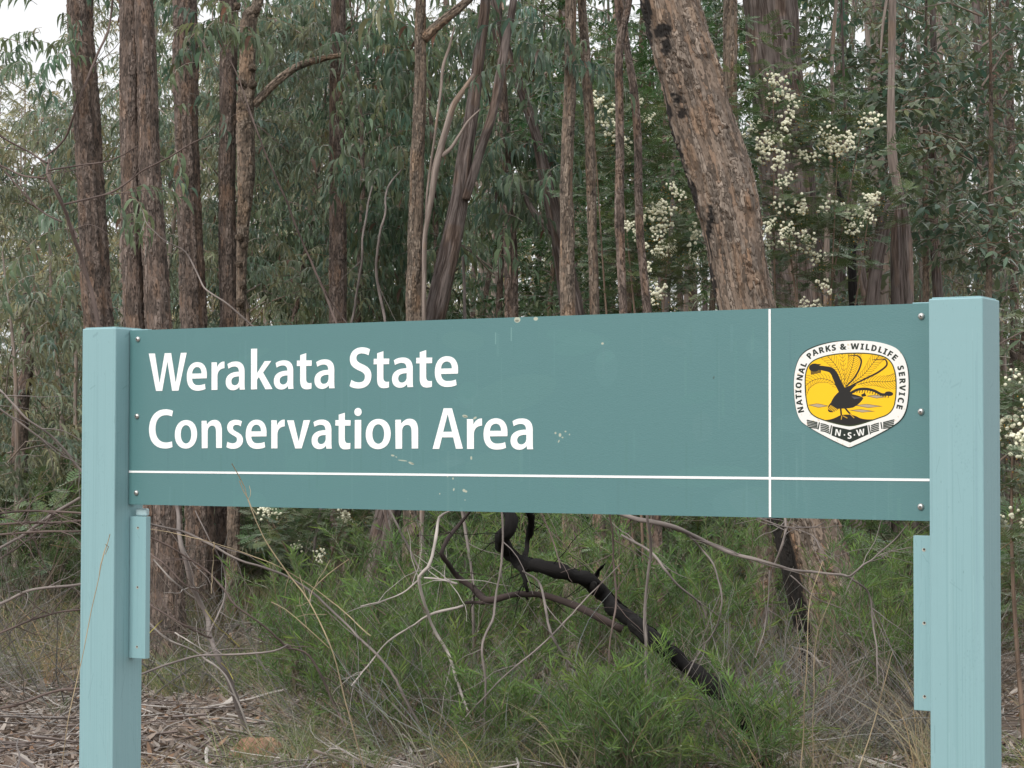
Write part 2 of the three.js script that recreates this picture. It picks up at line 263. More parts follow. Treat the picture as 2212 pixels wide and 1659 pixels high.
  // fittings
  const mFlange = new THREE.MeshStandardMaterial({ map: postTex(15), roughness: 0.5 });
  const mSteel = new THREE.MeshStandardMaterial({ color: rgb(0.55, 0.54, 0.52), metalness: 0.85, roughness: 0.38 }), mDark = new THREE.MeshStandardMaterial({ color: rgb(0.05, 0.05, 0.05), roughness: 0.7 }), mHole = new THREE.MeshStandardMaterial({ color: rgb(0.55, 0.5, 0.42), roughness: 0.8 });
  const dome = new THREE.LatheGeometry([[0, 0.0062], [0.003, 0.0061], [0.0055, 0.0051], [0.0074, 0.0032], [0.008, 0.0008], [0.008, 0]].map(p => new THREE.Vector2(...p)), 20).rotateX(Math.PI / 2);
  for (const [px, py] of [[552.5, 1357], [549, 1665], [546, 1971.5], [3686, 1265], [3685, 1647], [3684, 2027]]) {
    const [x, y] = onPanel(px, py), s = part('screw', dome, mSteel, sign); s.position.set(x, y, 0.0004);
    const h = part('hex_socket', new THREE.CylinderGeometry(0.0022, 0.0022, 0.001, 6).rotateX(Math.PI / 2), mDark, s); h.position.z = 0.0062;
  }
  for (const sgn of [1, -1]) {
    const x0 = sgn > 0 ? 0.001 : PL - 0.001, fw = 0.06, f = sgn * fw / 2;
    part('backing_flange', box(fw, PH + 0.004, 0.02, 0.001, x0 + f, PB + PH / 2 + 0.001, -0.0175), mFlange, sign);
    const t = onPanel(sgn > 0 ? 520 : 3700, sgn > 0 ? 2066 : 2144)[1], b = onPanel(sgn > 0 ? 520 : 3700, sgn > 0 ? 2633 : 2845)[1];
    const br = part('bracket', box(fw, t - b, 0.02, 0.001, x0 + f, (t + b) / 2, -0.0175), mFlange, sign);
    for (const [k, o] of [[0.08, 0], [0.5, -1], [0.92, -2]]) { const h = part('screw_hole', new THREE.CylinderGeometry(0.0042, 0.0042, 0.0012, 10).rotateX(Math.PI / 2), mHole, br); h.position.set(x0 + f * (sgn > 0 ? 1 : 1.15), lerp(t, b, k), -0.0074); const d = part('screw_hole', new THREE.CylinderGeometry(0.0028, 0.0028, 0.0014, 8).rotateX(Math.PI / 2), mDark, br); d.position.set(x0 + f * (sgn > 0 ? 1 : 1.15) + 0.0006, lerp(t, b, k) + 0.001, -0.0072); }
    if (sgn > 0) part('tab', box(0.04, 0.022, 0.016, 0.005, x0 + 0.028, t + 0.012, -0.03), new THREE.MeshStandardMaterial({ color: rgb(0.42, 0.55, 0.58), roughness: 0.4 }), sign);
  }
  // emblem: a shield-shaped plate with print
  const k = 0.5322, cv = document.createElement('canvas'); cv.width = 1024; cv.height = 883; const c = cv.getContext('2d'); c.scale(k, k);
  const OUT = 'M950 135 C1200 135 1400 165 1530 235 C1640 300 1690 420 1710 560 C1725 700 1720 850 1700 980 C1685 1080 1650 1160 1590 1215 C1500 1300 1200 1450 960 1550 C930 1565 910 1565 880 1550 C650 1450 420 1320 300 1230 C240 1170 215 1080 198 940 C180 780 180 650 200 540 C230 400 270 310 380 250 C520 180 720 135 950 135';
  const P2 = (d) => { c.beginPath(); const t = d.match(/[MLCZ]|-?\d+/g); let cmd = '', n = []; const fl = () => { if (cmd === 'M') c.moveTo(...n); else if (cmd === 'L') c.lineTo(...n); else if (cmd === 'C') c.bezierCurveTo(...n); n = []; }; for (const s of t) { if (/[MLCZ]/.test(s)) { fl(); cmd = s; if (s === 'Z') c.closePath(); } else n.push(+s); } fl(); };
  const INK = '#16241a', BLK = '#15120f', YEL = '#fbc404';
  c.fillStyle = INK; c.fillRect(0, 0, 1924, 1659);
  P2(OUT + 'Z'); c.save(); c.clip(); c.fillStyle = '#eceae6'; c.fillRect(0, 0, 1924, 1659);
  seed = 77; for (let i = 0; i < 260; i++) { c.fillStyle = `rgba(${190 + rr(-20, 20) | 0},${160 + rr(-20, 20) | 0},${115 + rr(-20, 20) | 0},${rr(0.08, 0.4).toFixed(2)})`; c.beginPath(); c.ellipse(rr(180, 1740), rr(120, 1570), rr(4, 22), rr(3, 12), R() * 3, 0, 7); c.fill(); }
  c.restore(); P2(OUT + 'Z'); c.strokeStyle = INK; c.lineWidth = 12; c.stroke();
  const FIELD = 'M950 308 C1150 308 1300 325 1400 370 C1490 415 1530 500 1545 620 C1555 760 1550 880 1530 980 C1510 1070 1460 1120 1380 1150 C1250 1190 1050 1270 930 1272 C820 1265 640 1215 520 1170 C430 1130 390 1080 372 1000 C350 880 338 740 345 620 C355 500 390 430 480 385 C600 330 760 308 950 308';
  P2(FIELD + 'Z'); c.fillStyle = YEL; c.fill(); c.save(); P2(FIELD + 'Z'); c.clip();
  c.strokeStyle = '#4a3f0a'; c.lineWidth = 7;
  const fern = (pts, len, n, w = 7) => { const cu = new THREE.CatmullRomCurve3(pts.map(p => V(p[0], p[1], 0))); c.lineWidth = w; c.beginPath(); for (let i = 0; i <= 30; i++) { const p = cu.getPoint(i / 30); i ? c.lineTo(p.x, p.y) : c.moveTo(p.x, p.y); } c.stroke(); c.lineWidth = 4.2; for (let i = 1; i < n; i++) { const t = i / n, p = cu.getPoint(t), d = cu.getTangent(t); for (const s of [1, -1]) { const L = len * (0.4 + 0.95 * t); const a = Math.atan2(d.y, d.x) + s * 1.0; c.beginPath(); c.moveTo(p.x, p.y); c.quadraticCurveTo(p.x + Math.cos(a) * L * 0.6, p.y + Math.sin(a) * L * 0.6, p.x + Math.cos(a - s * 0.3) * L * 0.9, p.y + Math.sin(a - s * 0.3) * L * 0.9); c.stroke(); } } };
  fern([[842, 790], [825, 620], [760, 480], [640, 340], [560, 280]], 150, 17); fern([[880, 760], [930, 620], [980, 450], [1000, 300]], 150, 16); fern([[960, 720], [1130, 590], [1260, 430], [1370, 300]], 150, 17); fern([[800, 790], [700, 680], [560, 640], [430, 670], [320, 760]], 150, 14); fern([[1050, 725], [1230, 690], [1400, 695], [1560, 680]], 170, 15);
  fern([[860, 780], [870, 600], [850, 420], [830, 280]], 60, 9, 3);
  const strk = (pts, w) => { const cu = new THREE.CatmullRomCurve3(pts.map(p => V(p[0], p[1], 0))); c.strokeStyle = BLK; c.lineCap = 'round'; for (let i = 0; i < 40; i++) { const p = cu.getPoint(i / 40), q = cu.getPoint((i + 1) / 40); c.lineWidth = typeof w === 'function' ? w(i / 40) : w; c.beginPath(); c.moveTo(p.x, p.y); c.lineTo(q.x, q.y); c.stroke(); } };
  strk([[900, 745], [1000, 640], [1075, 500], [1090, 400], [1040, 345], [920, 342]], t => 18 + 8 * Math.sin(t * 3) - 14 * t * t); strk([[960, 740], [1150, 650], [1330, 560], [1430, 470], [1410, 405], [1240, 402]], t => 18 + 10 * Math.sin(t * 3) - 14 * t * t);
  for (const [x, y, w, h] of [[520, 1000, 130, 26], [1290, 888, 120, 22], [1180, 1010, 170, 24], [1100, 1075, 150, 20]]) { P2(`M${x - w} ${y - 8 | 0} L${x - 20} ${y - h} L${x + 20} ${y - h + 6} L${x + w} ${y + 6} L${x} ${y + h} Z`); c.fillStyle = '#b3a184'; c.fill(); c.strokeStyle = '#6b5a30'; c.lineWidth = 6; c.stroke(); }
  c.fillStyle = BLK;
  strk([[840, 800], [790, 700], [740, 590], [690, 530], [600, 505], [480, 485]], t => 98 - 44 * t); c.beginPath(); c.ellipse(468, 490, 74, 54, 0, 0, 7); c.fill(); P2('M440 440 L560 445 L500 480 Z'); c.fill(); for (let i = 0; i < 9; i++) { const x = 420 + i * 16; c.lineWidth = 12; c.beginPath(); c.moveTo(x, 520); c.lineTo(x + 8 - i, 580 - i * 3); c.stroke(); }
  P2('M690 960 C720 880 790 820 850 780 C920 740 980 725 1040 725 C990 760 950 800 940 840 C990 860 1080 870 1120 905 C1090 960 1040 1000 980 1030 C920 1045 860 1040 790 1045 C740 1090 690 1100 660 1085 C635 1060 640 1010 690 960 Z'); c.fill();
  c.strokeStyle = YEL; c.lineWidth = 10; for (let i = 0; i < 6; i++) { c.beginPath(); c.moveTo(650 + i * 18, 1050 + i * 8); c.quadraticCurveTo(670 + i * 16, 1020 + i * 6, 690 + i * 16, 1000 + i * 10); c.stroke(); }
  strk([[950, 840], [1040, 795], [1150, 785], [1260, 810], [1360, 860], [1440, 862]], 34); c.fillStyle = BLK; c.beginPath(); c.ellipse(1455, 852, 55, 30, 0.1, 0, 7); c.fill(); for (let i = 0; i < 14; i++) { c.lineWidth = 9; c.strokeStyle = BLK; c.beginPath(); const x = 1010 + i * 34; const y = 810 + Math.max(0, i - 5) * 9; c.moveTo(x, y - 10); c.lineTo(x - 10, y + 24); c.stroke(); }
  P2('M1090 860 L1140 835 L1160 880 L1100 890 Z'); c.fill(); P2('M960 880 L1110 900 L1000 920 Z'); c.fillStyle = '#4a4a52'; c.fill();
  strk([[815, 1030], [822, 1100], [824, 1180]], 22); strk([[870, 1030], [920, 1090], [985, 1160]], 22);
  P2('M560 1190 C650 1200 720 1180 790 1140 C850 1115 960 1115 1030 1150 C1090 1185 1150 1200 1340 1180 L1300 1300 L600 1300 Z'); c.fillStyle = BLK; c.fill(); c.strokeStyle = '#c89a20'; c.lineWidth = 12; for (const [a, b, d, e] of [[830, 1140, 822, 1185], [850, 1140, 900, 1168], [940, 1115, 990, 1165], [950, 1110, 965, 1140]]) { c.beginPath(); c.moveTo(a, b); c.lineTo(d, e); c.stroke(); }
  c.restore(); P2(FIELD + 'Z'); c.strokeStyle = '#2c3a12'; c.lineWidth = 15; c.stroke();
  // lettering round the rim
  c.fillStyle = INK; c.textAlign = 'center'; c.textBaseline = 'middle';
  const rim = new THREE.CatmullRomCurve3([[295, 1130], [265, 990], [250, 850], [252, 720], [272, 600], [300, 500], [340, 405], [415, 315], [510, 268], [630, 240], [760, 222], [925, 215], [1090, 220], [1250, 243], [1385, 283], [1485, 335], [1560, 400], [1608, 490], [1630, 600], [1638, 720], [1630, 850], [1612, 960], [1578, 1110]].map(p => V(p[0], p[1], 0))); rim.arcLengthDivisions = 400;
  const len = rim.getLength();
  const word = (w, a, b) => { const ch = [...w]; c.font = 'bold 104px sans-serif'; const ws = ch.map(s => c.measureText(s).width * (s === 'I' ? 1.15 : 1)), tot = ws.reduce((p, q) => p + q, 0); let acc = 0; ch.forEach((s, i) => { const t = lerp(a, b, (acc + ws[i] / 2) / tot); acc += ws[i]; const p = rim.getPointAt(t), d = rim.getTangentAt(t); c.save(); c.translate(p.x, p.y); c.rotate(Math.atan2(d.y, d.x)); const sq = (b - a) * len / tot; c.scale(Math.min(1.1, sq), 1.02); c.fillText(s, 0, 4); c.strokeStyle = INK; c.lineWidth = 5; c.strokeText(s, 0, 4); c.restore(); }); };
  word('NATIONAL', 0.008, 0.262); word('PARKS', 0.285, 0.437); word('&', 0.45, 0.485); word('WILDLIFE', 0.5, 0.74); word('SERVICE', 0.77, 0.985);
  // foot of the shield
  P2('M705 1275 L935 1325 L1165 1262 L1180 1385 L935 1495 L690 1400 Z'); c.fillStyle = INK; c.fill(); c.fillStyle = '#efeeea'; c.font = 'bold 118px sans-serif';
  for (const [s, x, y, a] of [['N', 775, 1362, 0.16], ['S', 928, 1402, 0], ['W', 1075, 1360, -0.17]]) { c.save(); c.translate(x, y); c.rotate(a); c.fillText(s, 0, 0); c.restore(); } for (const x of [860, 992]) { c.beginPath(); c.arc(x, 1392, 10, 0, 7); c.fill(); }
  c.strokeStyle = INK; c.lineWidth = 16; c.lineCap = 'butt'; const ln = (a, b, d, e) => { c.beginPath(); c.moveTo(a, b); c.lineTo(d, e); c.stroke(); };
  for (let i = 0; i < 5; i++) { ln(362 + i * 3, 1195 + i * 23, 505, 1228 + i * 19); ln(1525 - i * 3, 1195 + i * 23, 1375, 1232 + i * 19); } for (let i = 0; i < 5; i++) { ln(545, 1243 + i * 23, 600, 1252 + i * 23); ln(600, 1252 + i * 23, 660, 1278 + i * 23); ln(1320, 1238 + i * 23, 1270, 1252 + i * 23); ln(1270, 1252 + i * 23, 1212, 1272 + i * 23); } ln(530, 1225, 512, 1320); ln(690, 1265, 668, 1385); ln(1345, 1225, 1360, 1315); ln(1185, 1262, 1205, 1385);
  const et = new THREE.CanvasTexture(cv); et.colorSpace = THREE.SRGBColorSpace; et.anisotropy = 8;
  const zE = (x, y) => onPanel(3120 + x / 3.3172, 1320 + y / 3.3172), sh = trace(zE, OUT, new THREE.Shape(), 0, 0), eg = new THREE.ExtrudeGeometry(sh, { depth: 0.0014, bevelEnabled: false, curveSegments: 20 });
  { // texture coordinates from the plate's own corners
    const p = eg.attributes.position, u = eg.attributes.uv, a = zE(0, 1659 / 2), b = zE(1924, 1659 / 2), t = zE(962, 0), d = zE(962, 1659);
    const mid = zE(962, 829.5);
    for (let i = 0; i < p.count; i++) { const x = p.getX(i), y = p.getY(i); const U = x < mid[0] ? 0.5 * (x - a[0]) / (mid[0] - a[0]) : 0.5 + 0.5 * (x - mid[0]) / (b[0] - mid[0]); u.setXY(i, U, (y - d[1]) / (t[1] - d[1]) + (U - 0.5) * 0.012 * 0); }
  }
  part('emblem', eg, new THREE.MeshStandardMaterial({ map: et, roughness: 0.42 }), panel).position.z = 0.0004;
}

// ---------------------------------------------------------------- leaf sprays shared by the plants
function strip(path, widths, side, out, col) {                       // a blade along path; side = width direction
  const base = out.p.length / 3, n = path.length;
  for (let i = 0; i < n; i++) for (const s of [-1, 1]) { const q = path[i].clone().addScaledVector(side, s * widths[i] / 2); out.p.push(q.x, q.y, q.z); out.c.push(col[0], col[1], col[2]); }
  for (let i = 0; i < n - 1; i++) { const a = base + i * 2; if (widths[i] > 1e-5) out.i.push(a, a + 1, a + 2); if (widths[i + 1] > 1e-5) out.i.push(a + 1, a + 3, a + 2); }
}
function addTube(pts, r0, r1, seg, out, col) {
  const rad = pts.map((_, i) => lerp(r0, r1, i / (pts.length - 1))), g = tubeGeo(pts, rad, seg, { cap: false }), b = out.p.length / 3, p = g.attributes.position.array, ix = g.index.array;
  for (let i = 0; i < p.length; i++) out.p.push(p[i]); for (let i = 0; i < p.length / 3; i++) out.c.push(...col); for (const k of ix) out.i.push(b + k);
}
const newOut = () => ({ p: [], c: [], i: [] });
function geoOf(o) { const g = new THREE.BufferGeometry(); g.setAttribute('position', new THREE.Float32BufferAttribute(o.p, 3)); g.setAttribute('color', new THREE.Float32BufferAttribute(o.c, 3)); g.setIndex(o.i); g.computeVertexNormals(); return g; }
const jit = (c, a) => { const k = 1 + (R() - 0.5) * 2 * a, h = 1 + (R() - 0.5) * a * 0.5; return [c[0] * k * h, c[1] * k, c[2] * k / h]; };
function gumSpray(s, { n = 15, len = 0.42, leaf = 0.125, wide = 0.019, col = [0.165, 0.195, 0.115], twig = [0.2, 0.13, 0.08], hang = 1.1 } = {}) {
  seed = s; const o = newOut(), stem = []; let p = V(0, 0, 0), d = V(1, 0.25, 0).normalize();
  for (let i = 0; i <= 6; i++) { stem.push(p.clone()); p.addScaledVector(d, len / 6); d.add(V(rr(-0.15, 0.15), -0.26, rr(-0.2, 0.2))).normalize(); }
  addTube(stem, 0.0028, 0.001, 3, o, twig);
  for (let i = 0; i < n; i++) {
    const t = 0.12 + 0.88 * (i + R() * 0.6) / n, q = t * 6, k = Math.min(5, Math.floor(q)), at0 = stem[k].clone().lerp(stem[k + 1], Math.min(1, q - k));
    const a = i * 2.4 + rr(-0.5, 0.5), L = leaf * rr(0.7, 1.2), W = wide * rr(0.75, 1.25), dir = V(Math.cos(a) * 0.6 + 0.4, rr(-0.3, 0.15), Math.sin(a) * 0.8).normalize();
    const path = [], q0 = at0.clone(), bend = V(rr(-0.15, 0.15), -1, rr(-0.15, 0.15)); for (let j = 0; j <= 5; j++) { path.push(q0.clone()); q0.addScaledVector(dir, L / 5); dir.lerp(bend, hang * 0.42).normalize(); }
    const ax = path[5].clone().sub(path[0]).normalize(), side = ax.clone().cross(V(Math.cos(a + 1.3 + rr(-1, 1)), rr(-0.2, 0.2), Math.sin(a + 1.3 + rr(-1, 1)))).normalize();
    const c = R() < 0.06 ? jit(R() < 0.5 ? [0.2, 0.1, 0.06] : [0.24, 0.23, 0.1], 0.3) : jit(col, 0.28);
    strip(path, [0.0008, W * 0.7, W, W * 0.85, W * 0.45, 0], side, o, c);
  }
  return geoOf(o);
}
function featherSpray(s, { fronds = 8, col = [0.1, 0.16, 0.055], size = 0.095 } = {}) {
  seed = s; const o = newOut(), stem = []; let p = V(0, 0, 0), d = V(1, 0.35, 0).normalize();
  for (let i = 0; i <= 5; i++) { stem.push(p.clone()); p.addScaledVector(d, 0.06); d.add(V(rr(-0.15, 0.15), rr(-0.2, 0.05), rr(-0.25, 0.25))).normalize(); }
  addTube(stem, 0.0024, 0.001, 3, o, [0.16, 0.13, 0.06]);
  for (let f = 0; f < fronds; f++) {
    const b = stem[Math.min(5, 1 + Math.floor(f / fronds * 5))], a = f * 2.4 + rr(-0.4, 0.4), dir = V(Math.cos(a) * 0.5 + 0.6, rr(-0.35, 0.5), Math.sin(a)).normalize(), side = dir.clone().cross(V(rr(-0.4, 0.4), 1, rr(-0.4, 0.4))).normalize(), nrm = dir.clone().cross(side), c = jit(col, 0.3), S = size * rr(0.75, 1.25);
    strip([b.clone(), b.clone().addScaledVector(dir, S)], [0.002, 0.001], side, o, [c[0] * 1.2, c[1], c[2]]);
    for (let k = 1; k <= 7; k++) for (const sg of [-1, 1]) {
      const q = b.clone().addScaledVector(dir, S * k / 7.4), e = q.clone().addScaledVector(side, sg * S * 0.34 * Math.sin(0.5 + k / 7 * 2.3)).addScaledVector(dir, S * 0.11).addScaledVector(nrm, rr(-0.004, 0.004) - 0.003);
      const mid = q.clone().lerp(e, 0.55), w = dir.clone(); strip([q, mid, e], [0.004, 0.0095, 0.001], w, o, c);
    }
  }
  return geoOf(o);
}
function broadSpray(s, col = [0.115, 0.165, 0.09], leaf = 0.085, wide = 0.034, n = 11) {
  seed = s; const o = newOut(), stem = []; let p = V(0, 0, 0), d = V(1, 0.2, 0).normalize();
  for (let i = 0; i <= 5; i++) { stem.push(p.clone()); p.addScaledVector(d, 0.075); d.add(V(rr(-0.2, 0.2), rr(-0.28, 0.05), rr(-0.25, 0.25))).normalize(); }
  addTube(stem, 0.003, 0.0012, 3, o, [0.2, 0.11, 0.06]);
  for (let f = 0; f < n; f++) {
    const b = stem[Math.min(5, 1 + Math.floor(f / n * 5))], a = f * 2.4 + rr(-0.4, 0.4), dir = V(Math.cos(a) * 0.5 + 0.4, rr(-0.7, 0.2), Math.sin(a)).normalize(), L = leaf * rr(0.7, 1.3), W = wide * rr(0.7, 1.2), side = dir.clone().cross(V(rr(-0.7, 0.7), 1, rr(-0.7, 0.7))).normalize(), path = [], q = b.clone();
    for (let j = 0; j <= 5; j++) { path.push(q.clone()); q.addScaledVector(dir, L / 5); dir.y -= 0.12; dir.normalize(); }
    strip(path, [0.002, W * 0.75, W, W * 0.82, W * 0.42, 0], side, o, jit(col, 0.3));
  }
  return geoOf(o);
}
function needleSpray(s, col = [0.085, 0.16, 0.032], n = 34, L = 0.068) {
  seed = s; const o = newOut(), stem = []; let p = V(0, 0, 0), d = V(0.5, 1, 0).normalize();
  for (let i = 0; i <= 6; i++) { stem.push(p.clone()); p.addScaledVector(d, 0.045); d.add(V(rr(-0.1, 0.25), rr(-0.25, 0.1), rr(-0.25, 0.25))).normalize(); }
  addTube(stem, 0.0024, 0.0008, 3, o, [0.15, 0.12, 0.06]);
  for (let k = 0; k < n; k++) {
    const t = (0.15 + 0.85 * k / n) * 6, i = Math.min(5, Math.floor(t)), b = stem[i].clone().lerp(stem[i + 1], t - i), ax = stem[i + 1].clone().sub(stem[i]).normalize(), a = k * 2.4, per = V(Math.cos(a), 0.1, Math.sin(a));
    const dir = per.addScaledVector(ax, 0.75 + 0.7 * R()).normalize(), e = b.clone().addScaledVector(dir, L * rr(0.6, 1.15)), m = b.clone().lerp(e, 0.5).add(V(0, -0.002, 0).addScaledVector(ax, 0.003)), side = dir.clone().cross(V(rr(-1, 1), rr(-1, 1), rr(-1, 1))).normalize();
    strip([b, m, e], [0.0022, 0.004, 0.0006], side, o, jit(k > n * 0.75 ? [col[0] * 1.35, col[1] * 1.25, col[2]] : col, 0.25));
  }
  return geoOf(o);
}
function grassTuft(s, col, n = 26, h = 0.34) {
  seed = s; const o = newOut();
  for (let k = 0; k < n; k++) {
    const a = R() * 6.3, lean = rr(0.1, 0.75), H = h * rr(0.45, 1.2), q = V(rr(-0.06, 0.06), 0, rr(-0.06, 0.06)), d = V(Math.cos(a) * lean, 1, Math.sin(a) * lean).normalize(), path = [];
    for (let j = 0; j <= 4; j++) { path.push(q.clone()); q.addScaledVector(d, H / 4); d.add(V(Math.cos(a) * 0.28, -0.16, Math.sin(a) * 0.28)).normalize(); }
    strip(path, [0.003, 0.0034, 0.003, 0.002, 0.0003], V(-Math.sin(a + 1), 0.1, Math.cos(a + 1)).normalize(), o, jit(R() < 0.3 ? [0.33, 0.27, 0.15] : col, 0.3));
  }
  return geoOf(o);
}
function brushTangle(s, col = [0.165, 0.14, 0.112], n = 14, S = 0.5) {
  seed = s; const o = newOut();
  const grow = (p, d, L, r, dep) => { const pts = []; const q = p.clone(); for (let j = 0; j <= 5; j++) { pts.push(q.clone()); q.addScaledVector(d, L / 5); d.add(V(rr(-0.22, 0.22), rr(-0.2, 0.2), rr(-0.22, 0.22))).normalize(); } addTube(pts, r, r * 0.4, 3, o, jit(col, 0.3)); if (dep) for (let k = 0; k < 2; k++) { const b = pts[1 + Math.floor(R() * 4)]; grow(b, d.clone().add(V(rr(-0.9, 0.9), rr(-0.5, 0.7), rr(-0.9, 0.9))).normalize(), L * rr(0.4, 0.7), r * 0.6, dep - 1); } };
  for (let k = 0; k < n; k++) { const a = R() * 6.3; grow(V(rr(-0.12, 0.12), 0, rr(-0.12, 0.12)), V(Math.cos(a) * 0.8, rr(0.25, 1), Math.sin(a) * 0.8).normalize(), S * rr(0.5, 1.1), rr(0.0014, 0.0032), 1); }
  return geoOf(o);
}
function litterLeaf(s) {
  seed = s; const o = newOut(), L = rr(0.07, 0.13), W = rr(0.013, 0.026), curl = rr(-0.9, 0.9), sick = rr(-0.5, 0.5), path = []; let q = V(-L / 2, 0, 0), a = -curl / 2, b = -sick / 2;
  for (let j = 0; j <= 5; j++) { path.push(q.clone()); q.add(V(Math.cos(a) * L / 5, Math.sin(a) * L / 5, Math.sin(b) * L / 5)); a += curl / 5; b += sick / 5; }
  strip(path, [0.001, W * 0.75, W, W * 0.85, W * 0.5, 0], V(0, rr(-0.4, 0.4), 1).normalize(), o, [1, 1, 1]); return geoOf(o);
}
const leafMat = (rough = 0.5) => new THREE.MeshPhysicalMaterial({ vertexColors: true, roughness: 1, transmission: 0.4, thickness: 0, clearcoat: rough < 0.6 ? 0.55 : 0.05, clearcoatRoughness: rough * 0.85, side: THREE.DoubleSide });
const mGum = leafMat(0.48), mFeather = leafMat(0.75), mNeedle = leafMat(0.6), mDry = leafMat(0.95), mBroad = leafMat(0.42);
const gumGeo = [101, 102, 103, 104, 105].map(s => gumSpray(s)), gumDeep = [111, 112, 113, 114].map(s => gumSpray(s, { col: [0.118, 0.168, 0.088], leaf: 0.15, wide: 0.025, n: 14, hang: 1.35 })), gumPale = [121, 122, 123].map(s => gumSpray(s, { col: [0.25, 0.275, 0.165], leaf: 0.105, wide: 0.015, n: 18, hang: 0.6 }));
const featherGeo = [131, 132, 133].map(s => featherSpray(s)), featherDark = [134, 135, 136].map(s => featherSpray(s, { col: [0.068, 0.145, 0.034], fronds: 10, size: 0.11 }));
const leafyGeo = [144, 145, 146].map(s => broadSpray(s, [0.085, 0.162, 0.05], 0.06, 0.021, 24)), broadGeo = [141, 142, 143].map(s => broadSpray(s)), needleGeo = [151, 152, 153, 154].map(s => needleSpray(s)), needleDull = [156, 157].map(s => needleSpray(s, [0.13, 0.15, 0.075], 34, 0.045));
const tuftGreen = [161, 162, 163].map(s => grassTuft(s, [0.135, 0.185, 0.055])), tuftDry = [164, 165, 166].map(s => grassTuft(s, [0.33, 0.27, 0.17], 22, 0.42));
const brushGeo = [171, 172, 173].map(s => brushTangle(s)), litterGeo = [181, 182, 183, 184, 185, 186].map(s => litterLeaf(s));

const dm = new THREE.Object3D();
function instances(name, geo, mat, list, parent, kind = 'stuff') {   // list: [position, yaw, tilt, scale, tint]
  const m = new THREE.InstancedMesh(geo, mat, list.length); m.name = name;
  list.forEach(([p, yaw, tilt, s, c], i) => { dm.position.copy(p); dm.rotation.set(0, 0, 0); dm.rotateY(yaw); dm.rotateZ(tilt); dm.scale.setScalar(s); dm.updateMatrix(); m.setMatrixAt(i, dm.matrix); m.setColorAt(i, c); });
  m.castShadow = m.receiveShadow = true; m.userData.kind = kind; parent.add(m); return m;
}
function scatter(name, geos, mat, list, parent) { const by = geos.map(() => []); list.forEach((e, i) => by[Math.floor(hash(i, list.length, 7) * geos.length)].push(e)); by.forEach((l, i) => l.length && instances(name, geos[i], mat, l, parent)); }
const tint = (a = 0.25, warm = 0) => { const k = 1 + (R() - 0.5) * 2 * a, w = (R() - 0.5) * 0.34 + warm; return new THREE.Color(k * (1 + w), k, k * (1 - w * 0.8)); };
// clumps: [centre, rx, ry, rz, count, scale]; sprays gather in small knots so that gaps show between them
function cloud(clumps, origin, sc = 1, knot = 7, tn = 0.4, warm = 0) {
  const L = [];
  for (const [c, rx, ry, rz, n, s = 1] of clumps) for (let i = 0; i < n;) {
    let x, y, z; do { x = rr(-1, 1); y = rr(-1, 1); z = rr(-1, 1); } while (x * x + y * y + z * z > 1);
    const k = V(c.x + x * rx, c.y + y * ry, c.z + z * rz), m = Math.ceil(knot * rr(0.4, 1.4)), kt = tint(tn * 0.7, warm), ky = R() * 6.3;
    for (let j = 0; j < m && i < n; j++, i++) { const t = tint(tn * 0.6, warm).multiply(kt); const p = V(k.x + gauss() * 0.16 * sc * s, k.y + gauss() * 0.14 * sc * s, k.z + gauss() * 0.16 * sc * s); if (p.y < 0.25) p.y = 0.25 + R() * 0.3; L.push([p.sub(origin), ky + rr(-1.6, 1.6), rr(-0.5, 0.35), sc * s * rr(0.7, 1.25), t]); }
  }
  return L;
}
// ---------------------------------------------------------------- trees traced from the photograph
const D2R = (w, d) => w / 2 * d / FOCAL;                             // half of a width in view pixels at distance d, in metres
let treeSeed = 500;
function trunkGeo(ctrl, mat, { seg = 40, amp = 0.02, lump = 0.06, char = null, fine = 0.018 } = {}) {
  const top = Math.max(...ctrl.map(c => c[0].y)), [P, Q] = smooth(ctrl, p => p.y > 5.2 ? 0.15 : fine), sd = treeSeed++;
  const bark = mat.bark;
  return tubeGeo(P, Q, seg, {
    disp: (u, v, a, t, r) => (bark.sample(u, v) - 0.45) * Math.min(amp, r * 0.22) * (char ? 1.3 : 1) + r * lump * (noise2(Math.cos(a) * 1.1 + 9, v * 2.2 + Math.sin(a) * 1.1, sd) - 0.5) * 2,
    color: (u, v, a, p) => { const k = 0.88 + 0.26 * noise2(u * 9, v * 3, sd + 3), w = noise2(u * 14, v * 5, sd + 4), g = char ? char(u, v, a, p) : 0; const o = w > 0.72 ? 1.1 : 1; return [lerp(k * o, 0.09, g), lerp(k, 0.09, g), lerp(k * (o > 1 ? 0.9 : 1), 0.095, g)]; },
  });
}
// stems: list of lists of [view x, view y, width in view pixels]; d: distance of the tree
function traced(st, d, zf, dBase = null) {
  const c = st.map(([x, y, w, dd]) => [zf ? zf(x, y, dd ?? d) : at(x, y, dd ?? d), D2R(w * (zf ? 0.4231 : 1), dd ?? d)]); return c;
}
function toGround(c, flare = 1.35) { const [p, r] = c[c.length - 1], q = c[c.length - 2][0]; const dx = (p.x - q.x) / Math.max(0.05, q.y - p.y); { const y = -0.2, k = p.y - y; if (p.y > 0.7) c.push([V(p.x + dx * (p.y - 0.35), 0.35, p.z), r * 1.12]); c.push([V(p.x + dx * k, y, p.z), r * flare]); } return c; }
function toSky(c, H, bend = 0) { const [p, r] = c[0], q = c[1][0]; const dx = (p.x - q.x) / Math.max(0.05, p.y - q.y) * 0.6; if (p.y < H) c.unshift([V(p.x + dx * (H - p.y) + bend, H, p.z + bend), r * 0.45]); return c; }
